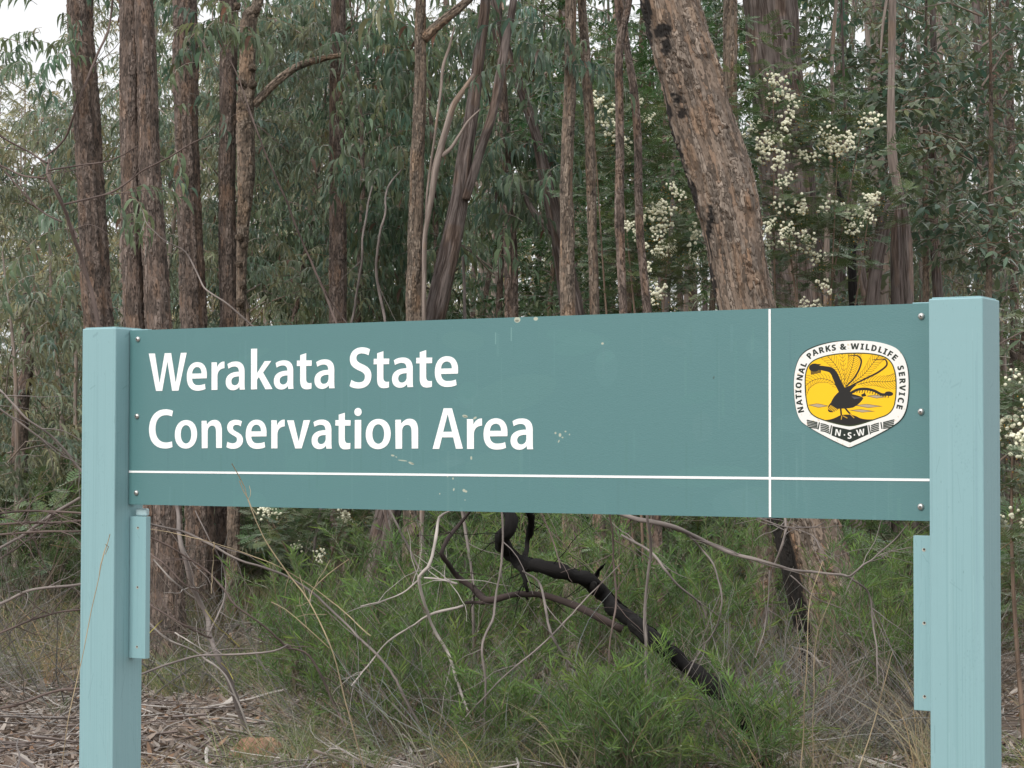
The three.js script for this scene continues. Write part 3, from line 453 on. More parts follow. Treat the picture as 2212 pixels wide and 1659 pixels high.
function tree(name, label, mat, stems, o = {}) {
  const base = stems[0][stems[0].length - 1][0], g = thing(name, label, 'tree', V(base.x, 0, base.z), o.group);
  const loc = c => c.map(([p, r]) => [p.clone().sub(g.position), r]).reverse();
  stems.forEach((c, i) => part(i && o.limbFrom && i >= o.limbFrom ? 'limb' : 'trunk', trunkGeo(loc(c), o.mats?.[i] ?? mat, { seg: o.seg ?? 36, amp: o.amp, lump: o.lump, char: o.char, fine: o.fine }), o.mats?.[i] ?? mat, g));
  // crown above the frame: limbs that divide, sprays at their ends
  if (o.crown !== 0) {
    const top = stems[0][0], H = top[0].y, C = [], n = o.crown ?? 3; seed = treeSeed * 31;
    for (let k = 0; k < n; k++) {
      const a = k / n * 6.28 + rr(-0.4, 0.4), s = stems[k % (o.limbFrom ?? stems.length)], sp = s[0][0], b = sp.clone().lerp(s[1][0], rr(0, 0.25)), L = rr(0.9, 1.9), e = b.clone().add(V(Math.cos(a) * L, rr(0.3, 1.5), Math.sin(a) * L)), m = b.clone().lerp(e, 0.5).add(V(0, 0.2, 0));
      part('limb', trunkGeo(loc([[e, 0.01], [m, 0.02], [b, 0.03]]), barkSmooth, { seg: 7, fine: 0.2, amp: 0 }), barkSmooth, g);
      C.push([e, 0.75, 0.6, 0.75, o.crownN ?? 26, 1.5]);
    }
    scatter('crown', gumGeo, mGum, cloud(C, g.position, 1, 6), g);
  }
  if (o.sprays) { seed = treeSeed * 77; for (const [geos, m, clumps, sc, tn, warm] of o.sprays) scatter('foliage', geos, m, cloud(clumps, g.position, sc ?? 1, 6, tn, warm), g); }
  return g;
}
const cl = (x, y, d, rx, ry, n, s = 1, rz) => [at(x, y, d), rx * d / FOCAL, ry * d / FOCAL, rz ?? Math.max(rx, ry) * d / FOCAL * 0.8, n, s];   // a clump of foliage: centre and half-sizes in view pixels

// the row of brown-barked trunks at the left
tree('gum_tree', 'brown flaky-barked trunk leaning slightly, beside the bare grey sapling', barkBrown, [toSky(toGround(traced([[170, -60, 57], [177, 100, 56], [190, 300, 58], [200, 480, 62], [211, 690, 66], [228, 1000, 70], [240, 1250, 76]], 14.5)), 9)], { sprays: [[gumDeep, mGum, [cl(105, 100, 14, 26, 80, 18, 0.85), cl(245, 330, 15.5, 18, 60, 10, 0.9)]]] });
tree('gum_tree', 'twin-stemmed brown trunk, two stems rising pressed together', barkBrown, [toSky(toGround(traced([[277, -60, 44], [281, 60, 44], [283, 200, 46], [285, 400, 44], [290, 690, 44], [318, 1000, 52], [348, 1300, 58]], 13.5)), 9), toSky(toGround(traced([[308, -60, 40], [312, 60, 42], [318, 180, 42], [322, 330, 44], [330, 500, 50], [342, 690, 56], [358, 1000, 60], [366, 1300, 62]], 13.45)), 9.6, 0.4)], { sprays: [[gumDeep, mGum, [cl(247, 420, 12.6, 8, 60, 5, 1), cl(358, 220, 14.5, 12, 60, 6, 0.9), cl(70, 560, 12, 50, 30, 7, 0.9)]]] });
tree('gum_tree', 'straight brown trunk standing just right of the twin-stemmed one', barkBrown, [toSky(toGround(traced([[395, -60, 52], [399, 60, 54], [402, 250, 52], [408, 450, 54], [417, 690, 58], [426, 1000, 60], [434, 1250, 66]], 16.4)), 10)], { sprays: [[gumDeep, mGum, [cl(500, 60, 15, 40, 60, 18, 1)]]] });
tree('gum_tree', 'slender brown trunk growing against a knobbly paler stem', barkBrown, [toSky(toGround(traced([[490, -60, 36], [494, 60, 38], [492, 250, 36], [490, 420, 36], [495, 690, 40], [489, 1000, 44], [488, 1260, 48]], 16.6)), 9), toSky(traced([[566, -40, 20], [552, 20, 24], [540, 35, 34], [536, 120, 34], [533, 190, 38], [530, 260, 40], [532, 380, 38], [525, 490, 28], [522, 570, 22], [521, 690, 22], [508, 1000, 26], [502, 1250, 30], [500, 1345, 34]], 16.3), 8.4), traced([[745, 118, 10], [690, 128, 15], [640, 145, 16], [600, 175, 17], [570, 205, 18], [548, 228, 20]], 16.3)], { mats: [barkBrown, barkTan, barkTan], limbFrom: 2, sprays: [[gumGeo, mGum, [cl(620, 100, 17, 90, 80, 60), cl(600, 300, 17.5, 70, 120, 60)]]] });
{ // burls on the knobbly stem
  const kn = scene.children[scene.children.length - 1], g0 = new THREE.IcosahedronGeometry(1, 4), p = g0.attributes.position, c = []; for (let i = 0; i < p.count; i++) { const k = 0.8 + 0.45 * noise2(p.getX(i) * 2 + 9, p.getY(i) * 2 + p.getZ(i) * 2 + 9, 17); p.setXYZ(i, p.getX(i) * k, p.getY(i) * k, p.getZ(i) * k); c.push(1, 0.97, 0.92); } g0.setAttribute('color', new THREE.Float32BufferAttribute(c, 3)); g0.computeVertexNormals();
  for (const [x, y, r] of [[546, 146, 9], [545, 182, 10], [520, 178, 8], [536, 232, 8], [517, 512, 9], [528, 530, 7], [516, 570, 8], [525, 618, 8], [519, 655, 10], [512, 14, 9], [555, 22, 8]]) { const b = part('burl', g0, barkTan, kn), q = at(x, y, 16.22); b.position.copy(q).sub(kn.position); b.scale.setScalar(r * 16.2 / FOCAL); b.rotation.set(x, y, 0); }
}
tree('gum_tree', 'slim rust-brown trunk alone between two open gaps, pale limb behind it', barkBrown, [toSky(toGround(traced([[731, -60, 30], [731, 60, 31], [728, 240, 33], [730, 420, 35], [731, 690, 40], [736, 1000, 42], [738, 1180, 44]], 17)), 10)], {});
tree('gum_tree', 'tan-brown trunk with a pale limb rising to its right', barkTan, [toSky(toGround(traced([[909, -60, 22], [908, 60, 24], [907, 200, 26], [901, 350, 30], [898, 500, 33], [894, 690, 38], [892, 1000, 42]], 14.6)), 9), traced([[1040, -30, 16], [1005, 5, 18], [970, 35, 20], [940, 60, 22], [915, 85, 24]], 14.6)], { limbFrom: 1, sprays: [[gumDeep, mGum, [cl(820, 120, 16, 60, 110, 60), cl(810, 280, 16, 50, 70, 30)]]] });
tree('stringybark_tree', 'leaning stringybark with furrowed purple-grey bark and a forked side stem', barkString, [toSky(toGround(traced([[820, -120, 42], [817, 40, 52], [790, 250, 58], [770, 420, 64], [745, 600, 72], [714, 800, 80], [690, 1000, 90], [630, 1300, 104], [560, 1620, 115], [470, 2000, 122]], 14.8, z2)), 9), traced([[975, -100, 34], [955, 60, 38], [925, 200, 42], [890, 400, 46], [850, 600, 46], [800, 750, 46], [755, 900, 46], [720, 1020, 40]], 14.75, z2)], { sprays: [[gumDeep, mGum, [cl(1090, 40, 15.2, 40, 50, 22, 1), cl(1130, 330, 16, 50, 70, 40, 1)]]] });
tree('dead_tree', 'dead pale stripped sapling with a broken elbow beside the leaning stringybark', barkSmooth, [toGround(traced([[760, 380, 16], [715, 450, 28], [660, 530, 34], [625, 640, 34], [590, 760, 36], [565, 860, 38], [545, 1000, 34], [512, 1200, 26], [507, 1400, 24], [505, 1620, 24]], 14.5, z2)), traced([[660, 140, 8], [635, 240, 14], [605, 330, 16], [590, 470, 14], [560, 700, 13], [520, 1000, 12], [515, 1190, 12]], 14.6, z2), traced([[790, 560, 8], [730, 620, 12], [680, 700, 16], [640, 760, 20], [595, 795, 22]], 14.5, z2)], { crown: 0, limbFrom: 1, seg: 16 });
tree('gum_tree', 'thin orange-brown trunk half hidden by drooping leaves', barkBrown, [toSky(toGround(traced([[880, -60, 36], [890, 160, 42], [905, 380, 44], [915, 600, 50], [925, 850, 56], [938, 1100, 64], [948, 1300, 70], [955, 1620, 74]], 16, z2)), 9)], { sprays: [[gumDeep, mGum, [cl(1110, 400, 15.3, 50, 60, 30), cl(1080, 250, 17, 50, 60, 30)]]] });
tree('stringybark_tree', 'dark stringybark leaning the other way behind the slim tan poles', barkString, [toSky(toGround(traced([[900, 150, 40], [1000, 450, 48], [1080, 700, 52], [1125, 900, 66], [1170, 1100, 80], [1210, 1300, 96], [1265, 1590, 116], [1330, 2000, 130]], 15.6, z2)), 8), traced([[985, 930, 20], [1040, 1040, 28], [1090, 1120, 34], [1150, 1190, 36], [1185, 1230, 34]], 15.6, z2)], { limbFrom: 1 });
// slim poles left of the big leaning tree
tree('gum_tree', 'slim tan pole trunk, thickest of four by the cream blossom', barkTan, [toSky(toGround(traced([[1256, -60, 58], [1254, 150, 58], [1250, 500, 62], [1238, 750, 66], [1234, 950, 68], [1238, 1250, 72], [1240, 1620, 82], [1250, 2200, 92]], 12.5, z2)), 8)], { seg: 30, sprays: [[gumDeep, mGum, [cl(1190, 90, 12.4, 40, 80, 16, 0.9)]]] });
tree('gum_tree', 'slim pale tan pole trunk bending right then straight', barkTan, [toSky(toGround(traced([[1308, -60, 44], [1316, 100, 46], [1330, 300, 52], [1350, 600, 50], [1357, 900, 52], [1366, 1200, 48], [1378, 1620, 52], [1390, 2200, 60]], 12.6, z2)), 8)], { seg: 26 });
tree('gum_tree', 'thin grey-brown pole with a crook and fork at its top', barkBrown, [toSky(toGround(traced([[1560, -80, 34], [1545, 40, 38], [1515, 170, 42], [1500, 280, 44], [1502, 500, 44], [1505, 800, 48], [1502, 1100, 50], [1512, 1400, 44], [1522, 1620, 44], [1530, 2200, 52]], 12.3, z2)), 8), traced([[1478, -80, 22], [1490, 30, 26], [1505, 130, 30], [1508, 190, 30]], 12.3, z2)], { seg: 26, limbFrom: 1 });
tree('gum_tree', 'thin grey-brown pole curving right beside the big leaning trunk', barkBrown, [toSky(toGround(traced([[1490, -100, 30], [1520, 80, 34], [1545, 270, 36], [1575, 450, 42], [1596, 700, 42], [1600, 1000, 42], [1612, 1250, 42], [1645, 1600, 46], [1670, 2200, 52]], 12.9, z2)), 8)], { seg: 26 });
// the big leaning tree with its burnt side
{
  const d = 11.9, scars = [[1428, 78, 17, 15], [1434, 115, 11, 19], [1462, 222, 9, 9], [1469, 252, 8, 12], [1450, 212, 5, 6], [1395, 40, 10, 40], [1400, 110, 8, 40], [1530, 480, 6, 34]].map(([x, y, w, h]) => [at(x, y, d), w * d / FOCAL, h * d / FOCAL]), st = toSky(toGround(traced([[1432, -60, 122], [1460, 60, 132], [1497, 180, 138], [1528, 290, 136], [1560, 400, 136], [1588, 530, 130], [1612, 665, 124], [1690, 960, 132], [1770, 1250, 150], [1826, 1460, 176]], d)), 8);
  const bx = st[st.length - 1][0].x, bz = st[st.length - 1][0].z;
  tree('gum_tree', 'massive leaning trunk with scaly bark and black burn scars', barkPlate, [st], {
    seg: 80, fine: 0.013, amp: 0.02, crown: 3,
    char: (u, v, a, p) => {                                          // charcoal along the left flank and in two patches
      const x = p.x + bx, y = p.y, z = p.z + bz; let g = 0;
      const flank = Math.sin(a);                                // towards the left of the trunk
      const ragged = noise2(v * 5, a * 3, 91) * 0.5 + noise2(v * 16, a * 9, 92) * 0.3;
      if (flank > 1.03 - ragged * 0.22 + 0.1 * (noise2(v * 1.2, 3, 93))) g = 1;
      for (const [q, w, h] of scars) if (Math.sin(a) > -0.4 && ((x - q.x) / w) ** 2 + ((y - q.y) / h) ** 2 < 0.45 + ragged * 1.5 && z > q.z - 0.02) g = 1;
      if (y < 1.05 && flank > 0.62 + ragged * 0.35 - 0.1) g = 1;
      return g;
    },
  });
}
tree('gum_tree', 'straight tan trunk standing behind the massive leaning one', barkTan, [toSky(toGround(traced([[1578, -60, 31], [1577, 100, 31], [1579, 250, 32], [1592, 480, 36], [1612, 700, 42], [1638, 1100, 52], [1650, 1330, 60]], 14)), 9)], {});
tree('stringybark_tree', 'thick stringybark with deeply furrowed grey fibrous bark', barkString, [toSky(toGround(traced([[608, -60, 280], [622, 150, 276], [640, 350, 280], [664, 550, 282], [690, 800, 284], [712, 1050, 282], [750, 1300, 270], [770, 1560, 262], [790, 2200, 280]], 16, z3)), 10)], { seg: 64, amp: 0.03, crown: 3 });
// right side
tree('gum_tree', 'smooth pale pole over a stringy three-legged base', barkSmooth, [toSky(traced([[1236, -60, 40], [1236, 150, 38], [1232, 400, 37], [1230, 600, 42], [1238, 800, 46], [1262, 950, 48], [1272, 1020, 46]], 14.6, z3), 9), toGround(traced([[1268, 960, 30], [1236, 1030, 52], [1205, 1120, 62], [1170, 1280, 66], [1150, 1400, 70], [1130, 1560, 74], [1100, 2100, 80]], 14.6, z3)), toGround(traced([[1272, 960, 26], [1262, 1080, 50], [1258, 1250, 62], [1262, 1400, 68], [1264, 1560, 70], [1270, 2100, 80]], 14.8, z3)), toGround(traced([[1278, 960, 26], [1298, 1080, 36], [1310, 1200, 46], [1318, 1400, 52], [1320, 1560, 52], [1330, 2100, 62]], 14.5, z3)), traced([[1176, 300, 10], [1190, 120, 14], [1215, -40, 16]], 14.6, z3)], { mats: [barkSmooth, barkString, barkString, barkString, barkSmooth], limbFrom: 1, crown: 4 });
tree('burnt_tree', 'thin burnt stem, charred black, behind the cream blossom', barkString, [toGround(traced([[925, 640, 10], [940, 760, 18], [955, 950, 24], [1000, 1080, 30], [1035, 1200, 38], [1030, 1330, 42], [1038, 1560, 44], [1060, 2000, 48]], 14.9, z3))], { crown: 0, seg: 20, char: () => 1 });
tree('gum_tree', 'smooth pinkish pale stem left of the burnt stem', barkSmooth, [toSky(toGround(traced([[955, -60, 18], [930, 300, 20], [935, 660, 22], [925, 900, 24], [908, 1060, 28], [902, 1300, 30], [900, 1460, 30], [900, 2000, 32]], 15.8, z3)), 9), traced([[850, 800, 8], [900, 880, 14], [930, 960, 16], [925, 1000, 16]], 15.8, z3), traced([[985, 650, 8], [985, 800, 14], [955, 930, 16], [930, 980, 16]], 15.8, z3)], { seg: 18, limbFrom: 1, crown: 3 });
tree('gum_tree', 'brown bent stem right of the burnt stem', barkString, [toSky(toGround(traced([[1000, 700, 14], [1010, 900, 20], [1035, 1150, 30], [1070, 1300, 36], [1090, 1450, 38], [1105, 1560, 42], [1130, 2000, 46]], 15.4, z3)), 6)], { seg: 18, crown: 2 });
tree('stringybark_tree', 'slender stringybark trunk standing well behind the right post', barkString, [toSky(toGround(traced([[1440, -60, 30], [1450, 400, 34], [1440, 700, 36], [1445, 950, 42], [1450, 1200, 48], [1470, 1500, 52], [1480, 2000, 56]], 18, z3)), 10)], { seg: 20, crown: 3 });
tree('gum_tree', 'leaning thin grey trunk in the upper right foliage', barkSmooth, [toSky(toGround(traced([[1560, -60, 30], [1510, 180, 30], [1450, 380, 28], [1360, 640, 24], [1340, 900, 24], [1330, 1300, 26], [1320, 2000, 30]], 25, z3)), 9)], { seg: 16, crown: 3 });
tree('gum_tree', 'reddish brown trunk at the forest edge right of the right post', barkBrown, [toSky(toGround(traced([[1830, -60, 34], [1840, 500, 38], [1850, 1000, 42], [1858, 1300, 46], [1860, 2000, 50]], 21, z3)), 9)], { seg: 20, crown: 3 });
tree('rotten_tree', 'decayed trunk with crumbling orange wood low on its side', barkBrown, [toGround(traced([[165, 120, 24], [170, 260, 44], [190, 500, 56], [180, 640, 80], [150, 760, 110], [140, 900, 110], [130, 1200, 110], [120, 1600, 118]].map(([x, y, w]) => [(0 + x / 1.66) * 0.54, (1100 + y / 1.66) * 0.54, w / 1.66 * 0.54]), 18))], { seg: 26, amp: 0.03, crown: 0 });
tree('gum_tree', 'thin pale dead stem forking beside the left post', barkSmooth, [toGround(traced([[480, 200, 9], [485, 330, 16], [496, 440, 22], [505, 520, 24], [502, 700, 24], [500, 900, 26], [505, 1300, 30], [505, 1600, 32]].map(([x, y, w]) => [x / 1.66 * 0.54, (1100 + y / 1.66) * 0.54, w / 1.66 * 0.54]), 19)), traced([[570, 360, 10], [545, 400, 14], [520, 440, 16], [500, 490, 16]].map(([x, y, w]) => [x / 1.66 * 0.54, (1100 + y / 1.66) * 0.54, w / 1.66 * 0.54]), 19)], { crown: 0, seg: 12, limbFrom: 1 });

// ---------------------------------------------------------------- saplings that fill the middle distance
const marks = [[90, 'bare grey sapling'], [205, 'leaning brown trunk'], [315, 'twin-stemmed trunk'], [410, 'straight brown trunk'], [525, 'knobbly pale stem'], [731, 'slim rust-brown trunk'], [900, 'pale-limbed tan trunk'], [1000, 'leaning stringybark'], [1095, 'thin orange-brown trunk'], [1225, 'thickest tan pole'], [1280, 'pale bending pole'], [1340, 'crooked forked pole'], [1390, 'curving pole'], [1590, 'massive leaning trunk'], [1710, 'thick stringybark'], [1830, 'thin burnt stem'], [1935, 'smooth three-legged pole'], [2090, 'right sign post']];
const near = fx => marks.reduce((a, b) => Math.abs(b[0] - fx) < Math.abs(a[0] - fx) ? b : a)[1];
const howFar = d => d < 18.5 ? 'close behind the ' : d < 25 ? 'some way behind the ' : 'far behind the ';
function sapling(i, fx, d, kind, H, n, spread, label, group) {
  seed = 3000 + i * 17; const b = at(fx, 964, d); b.y = 0;
  const g = thing(kind.name, label, 'tree', b, group), k = rr(-0.5, 0.5), top = V(k, H, rr(-0.3, 0.3));
  const ctrl = [[V(0, -0.05, 0), 0.016 * H ** 0.5 + 0.01], [V(k * 0.2 + rr(-0.1, 0.1), H * 0.35, 0), 0.014 * H ** 0.5], [V(k * 0.6 + rr(-0.1, 0.1), H * 0.7, 0), 0.009 * H ** 0.5], [top, 0.006]];
  part('trunk', trunkGeo(ctrl, kind.bark, { seg: 8, fine: 0.15, amp: 0 }), kind.bark, g);
  const C = [], m = Math.round(7 + H);
  for (let q = 0; q < m; q++) { const t = rr(kind.low ?? 0.1, 1), a = R() * 6.3, L = spread * rr(0.25, 1) * (1.15 - 0.5 * t), s = V(lerp(0, k, t), H * t, 0), e = s.clone().add(V(Math.cos(a) * L, rr(0, 0.4), Math.sin(a) * L));
    part('limb', trunkGeo([[s, 0.009], [s.clone().lerp(e, 0.5).add(V(0, 0.08, 0)), 0.006], [e, 0.003]], barkSmooth, { seg: 5, fine: 0.3, amp: 0 }), barkSmooth, g);
    C.push([e.add(b), spread * 0.42, 0.34, spread * 0.42, Math.ceil(n / m), kind.s ?? 1]); }
  scatter('crown', kind.geo, kind.mat, cloud(C, b, 1, 6, 0.3, kind.warm ?? 0), g);
}
const K = { grey: { name: 'gum_sapling', geo: gumGeo, mat: mGum, bark: barkSmooth }, deep: { name: 'gum_sapling', geo: gumDeep, mat: mGum, bark: barkBrown }, pale: { name: 'gum_sapling', geo: gumPale, mat: mGum, bark: barkSmooth, warm: 0.05 }, broad: { name: 'broadleaf_sapling', geo: broadGeo, mat: mBroad, bark: barkTan, s: 1.1, low: 0.42 }, fern: { name: 'leafy_shrub', geo: [...leafyGeo, featherDark[0]], mat: mBroad, bark: barkTan, low: 0.08 } };
const lab = { grey: 'young gum with drooping grey-green leaves', deep: 'young gum with long dark green drooping leaves', pale: 'young gum with pale fine foliage', broad: 'young tree with broad bluish leaves', fern: 'dense dark green leafy shrub' };
let si = 0;
for (const [kind, list] of [
  ['fern', [[1180, 18, 4.6, 420, 1.2], [1320, 16.5, 5.2, 460, 1.2], [1440, 16, 4.4, 400, 1.1], [1110, 20, 3.6, 300, 1.2], [1510, 19, 5.6, 360, 1.2], [1000, 20.5, 2.6, 220, 1.0], [1260, 19.5, 6.6, 420, 1.4], [1400, 20, 7, 420, 1.5], [1870, 24, 1.8, 160, 0.9], [2140, 17, 1.8, 150, 0.9], [2200, 20, 2.2, 160, 1.0]]],
  ['deep', [[620, 20, 5.6, 330, 1.3], [800, 19, 6, 420, 1.4], [960, 19.5, 6, 380, 1.3], [1060, 18.5, 5.6, 330, 1.2], [860, 22, 5, 330, 1.4], [540, 23, 6.6, 330, 1.5], [1150, 22.5, 6.8, 330, 1.4], [1030, 25, 6.8, 360, 1.6], [700, 24, 7, 360, 1.6], [1360, 25, 8, 330, 1.6], [1560, 24, 7, 300, 1.5]]],
  ['grey', [[30, 17, 3, 330, 1.2], [120, 20, 4.2, 360, 1.3], [330, 20, 5.6, 330, 1.3], [450, 20, 4.8, 300, 1.2], [600, 18, 4, 300, 1.1], [660, 26, 7, 400, 1.7], [250, 24, 6, 380, 1.6], [-40, 21, 4.6, 330, 1.4], [400, 26, 7, 400, 1.8], [820, 26, 7.4, 380, 1.8], [1900, 22, 5.6, 330, 1.4], [2050, 24, 6, 360, 1.6], [2180, 22, 5, 330, 1.4], [1800, 26, 5.4, 330, 1.5], [80, 26, 4.6, 330, 1.6], [2020, 21, 7, 330, 1.5], [2150, 24, 8, 360, 1.6], [1920, 25, 7.6, 330, 1.5], [1980, 28, 7, 400, 1.8]]],
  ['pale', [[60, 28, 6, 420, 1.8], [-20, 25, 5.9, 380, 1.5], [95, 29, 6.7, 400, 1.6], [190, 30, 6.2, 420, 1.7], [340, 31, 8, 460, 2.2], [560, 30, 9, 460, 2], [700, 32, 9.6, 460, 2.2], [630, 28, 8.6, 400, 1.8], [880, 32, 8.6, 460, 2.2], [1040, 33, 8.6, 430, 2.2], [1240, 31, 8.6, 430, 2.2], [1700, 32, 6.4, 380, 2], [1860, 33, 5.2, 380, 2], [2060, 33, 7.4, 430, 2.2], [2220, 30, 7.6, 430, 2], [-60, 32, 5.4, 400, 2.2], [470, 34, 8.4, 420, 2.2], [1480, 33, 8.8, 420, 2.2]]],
  ['broad', [[1850, 17.5, 5, 190, 0.9], [2010, 16.5, 5.4, 190, 0.9], [2120, 15.5, 5, 220, 1.0], [2200, 17.5, 5.6, 220, 1.0], [1790, 19, 5.2, 140, 0.8]]],
]) for (const [fx, d, H, n, sp] of list) sapling(si++, fx, d, K[kind], H, n, sp, (H > 6 ? 'tall ' : H < 4 ? 'low ' : '') + lab[kind] + ' ' + howFar(d) + near(fx), 'background thicket of ' + { fern: 'dark leafy shrubs', deep: 'dark young gums', grey: 'grey-green young gums', pale: 'pale young gums', broad: 'broadleaf saplings' }[kind]);

// far wood closing the view: thin trunks one can tell apart, then one mass of foliage
seed = 4000;
for (let i = 0; i < 60; i++) {
  const fx = i < 46 ? rr(190, 2360) : rr(1760, 2230), d = i < 46 ? rr(27, 46) : rr(20, 29), b = at(fx, 964, d); b.y = 0; const H = rr(8, 13), r = rr(0.05, 0.13), k = rr(-0.5, 0.5), m = [barkSmooth, barkString, barkBrown][i % 3];
  const g = thing('distant_trunk', ['thin smooth pale trunk deep in the forest ', 'thin fibrous grey trunk deep in the forest ', 'thin flaky brown trunk deep in the forest '][i % 3] + howFar(d) + near(fx), 'tree', b, ['far pale trunks', 'far grey trunks', 'far brown trunks'][i % 3]);
  part('trunk', trunkGeo([[V(0, -0.1, 0), r], [V(k * 0.3 + rr(-0.1, 0.1), H * 0.35, 0), r * 0.85], [V(k * 0.7, H * 0.7, rr(-0.2, 0.2)), r * 0.6], [V(k, H, 0), r * 0.3]], m, { seg: 9, fine: 0.12, amp: 0.006 }), m, g);
}
{
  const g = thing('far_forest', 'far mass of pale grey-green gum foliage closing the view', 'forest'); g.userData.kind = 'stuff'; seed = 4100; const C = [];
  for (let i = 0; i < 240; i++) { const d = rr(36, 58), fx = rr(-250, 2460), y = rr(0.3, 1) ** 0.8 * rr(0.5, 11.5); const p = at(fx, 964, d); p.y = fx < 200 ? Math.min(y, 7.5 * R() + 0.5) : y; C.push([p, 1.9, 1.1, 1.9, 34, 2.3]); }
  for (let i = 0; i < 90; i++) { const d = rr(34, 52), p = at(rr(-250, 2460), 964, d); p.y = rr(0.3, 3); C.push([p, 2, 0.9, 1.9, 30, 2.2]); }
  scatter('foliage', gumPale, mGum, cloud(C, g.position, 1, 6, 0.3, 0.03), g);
}

// ---------------------------------------------------------------- understorey
const gp = (fx, fy) => { const d = EYE * FOCAL / (fy - 964), p = at(fx, fy, d); p.y = 0; return p; };
const base0 = (fx, d) => { const p = at(fx, 964, d); p.y = groundH(p.x, p.z) - 0.01; return p; };
const mStem = barkSmooth;
function bush(name, label, category, fx, d, H, W, n, geos, mat, { group, sc = 1, tn = 0.25, warm = 0, stems = 6, low = 0.15 } = {}) {
  const b = base0(fx, d), g = thing(name, label, category, b, group); seed = Math.round(fx * 13 + d * 977); const L = [];
  const m = Math.ceil(n / stems / 4);
  for (let k = 0; k < stems; k++) {
    const a = R() * 6.3, e = V(Math.cos(a) * W * rr(0.3, 1), H * rr(0.55, 1), Math.sin(a) * W * rr(0.3, 1)), mid = V(e.x * 0.35 + rr(-0.05, 0.05), e.y * 0.55, e.z * 0.35);
    const [P, Q] = smooth([[V(rr(-0.04, 0.04), -0.05, rr(-0.04, 0.04)), 0.007], [mid, 0.005], [e, 0.002]], 0.07);
    part('stem', tubeGeo(P, Q, 5, { color: () => [0.75, 0.7, 0.62] }), mStem, g);
    for (let j = 0; j < m * 4; j++) { const t = rr(low, 1) ** 0.8, p = P[Math.floor(t * (P.length - 1))].clone().add(V(gauss() * W * 0.3, gauss() * 0.07, gauss() * W * 0.3)); p.y = Math.max(0.02, p.y); L.push([p, R() * 6.3, rr(-0.7, 0.5), sc * rr(0.7, 1.25), tint(tn, warm)]); }
  }
  scatter('foliage', geos, mat, L, g); return g;
}
// needle-leaved shrubs below the panel
for (const [fx, d, H, W, n, l] of [
  [1010, 10.6, 1.0, 0.42, 120, 'left of the charred stem'], [1180, 11, 1.12, 0.45, 140, 'behind the bend of the charred stem'], [1330, 10.4, 1.02, 0.45, 140, 'behind the middle of the charred stem'], [1480, 10.2, 0.75, 0.42, 130, 'behind the foot of the charred stem'],
  [880, 9.7, 0.5, 0.4, 90, 'beside the reddish rock'], [1080, 9.1, 0.36, 0.38, 80, 'low in front of the grey dead stems'], [1270, 8.9, 0.3, 0.36, 90, 'low under the charred stem'], [1390, 8.6, 0.34, 0.3, 100, 'low, bright-tipped, before the charred stem'], [1640, 8.6, 0.32, 0.26, 70, 'small, bright-tipped, at the foot of the charred stem'],
  [1560, 11.4, 1.0, 0.4, 110, 'between the charred stem and the straight tan trunk'], [1880, 10.9, 0.95, 0.42, 100, 'right of the massive leaning trunk'], [1960, 11.8, 0.9, 0.4, 90, 'beside the right post'],
  [760, 10.2, 0.62, 0.4, 90, 'behind the tall pale weed'], [930, 11.4, 1.0, 0.45, 110, 'left of the pale sinuous stem'], [1800, 12.6, 1.05, 0.45, 110, 'behind the long silvery-barked branch'], [1940, 10, 0.8, 0.36, 90, 'before the right bracket'], [650, 11.6, 0.6, 0.4, 80, 'beside the thick slanting dead stem'],
  [700, 12.6, 0.7, 0.42, 70, 'behind the long grey fallen branch'], [820, 12, 0.75, 0.45, 80, 'on the grassy rise behind the reddish rock']])
  bush('needle_shrub', 'green needle-leaved shrub ' + l, 'shrub', fx, d, H, W, n, needleGeo, mNeedle, { group: 'needle-leaved shrubs under the sign', sc: 1.05, low: 0.1 });
for (const [fx, d, H, W, n] of [[560, 19, 1.1, 0.8, 70], [660, 18, 1.2, 0.8, 80], [760, 17, 1.1, 0.7, 70], [880, 16, 1.0, 0.7, 70], [980, 17, 1.2, 0.8, 90], [1100, 15, 1.1, 0.7, 90], [1230, 14.6, 1.1, 0.7, 80], [1380, 14.8, 1.2, 0.7, 80], [1500, 15, 1.1, 0.7, 80], [1860, 15, 1.2, 0.7, 80], [1980, 14.5, 1.2, 0.7, 80], [2140, 12.5, 1.1, 0.6, 80], [2190, 14, 1.3, 0.7, 80], [90, 15.5, 1.2, 0.9, 90], [20, 18, 1.5, 0.9, 100], [170, 18, 1.3, 0.8, 80], [260, 19, 1.2, 0.8, 70], [430, 21, 1.3, 0.9, 80], [600, 22, 1.5, 1, 90], [820, 21, 1.5, 1, 90], [700, 25, 1.7, 1.1, 90], [960, 24, 1.8, 1.1, 90], [500, 26, 1.7, 1.2, 90], [330, 26, 1.6, 1.1, 80], [120, 24, 1.8, 1.2, 90]])
  bush('understorey_shrub', 'dull green fine-leaved shrub ' + (d > 20 ? 'far behind the ' : 'behind the ') + near(fx), 'shrub', fx, d, H, W, n, d > 17 ? [...needleDull, ...featherGeo] : [...needleDull, needleGeo[0], featherGeo[0]], mNeedle, { group: 'shrubs of the middle distance', sc: d > 17 ? 1.9 : 1.45, stems: 7 });

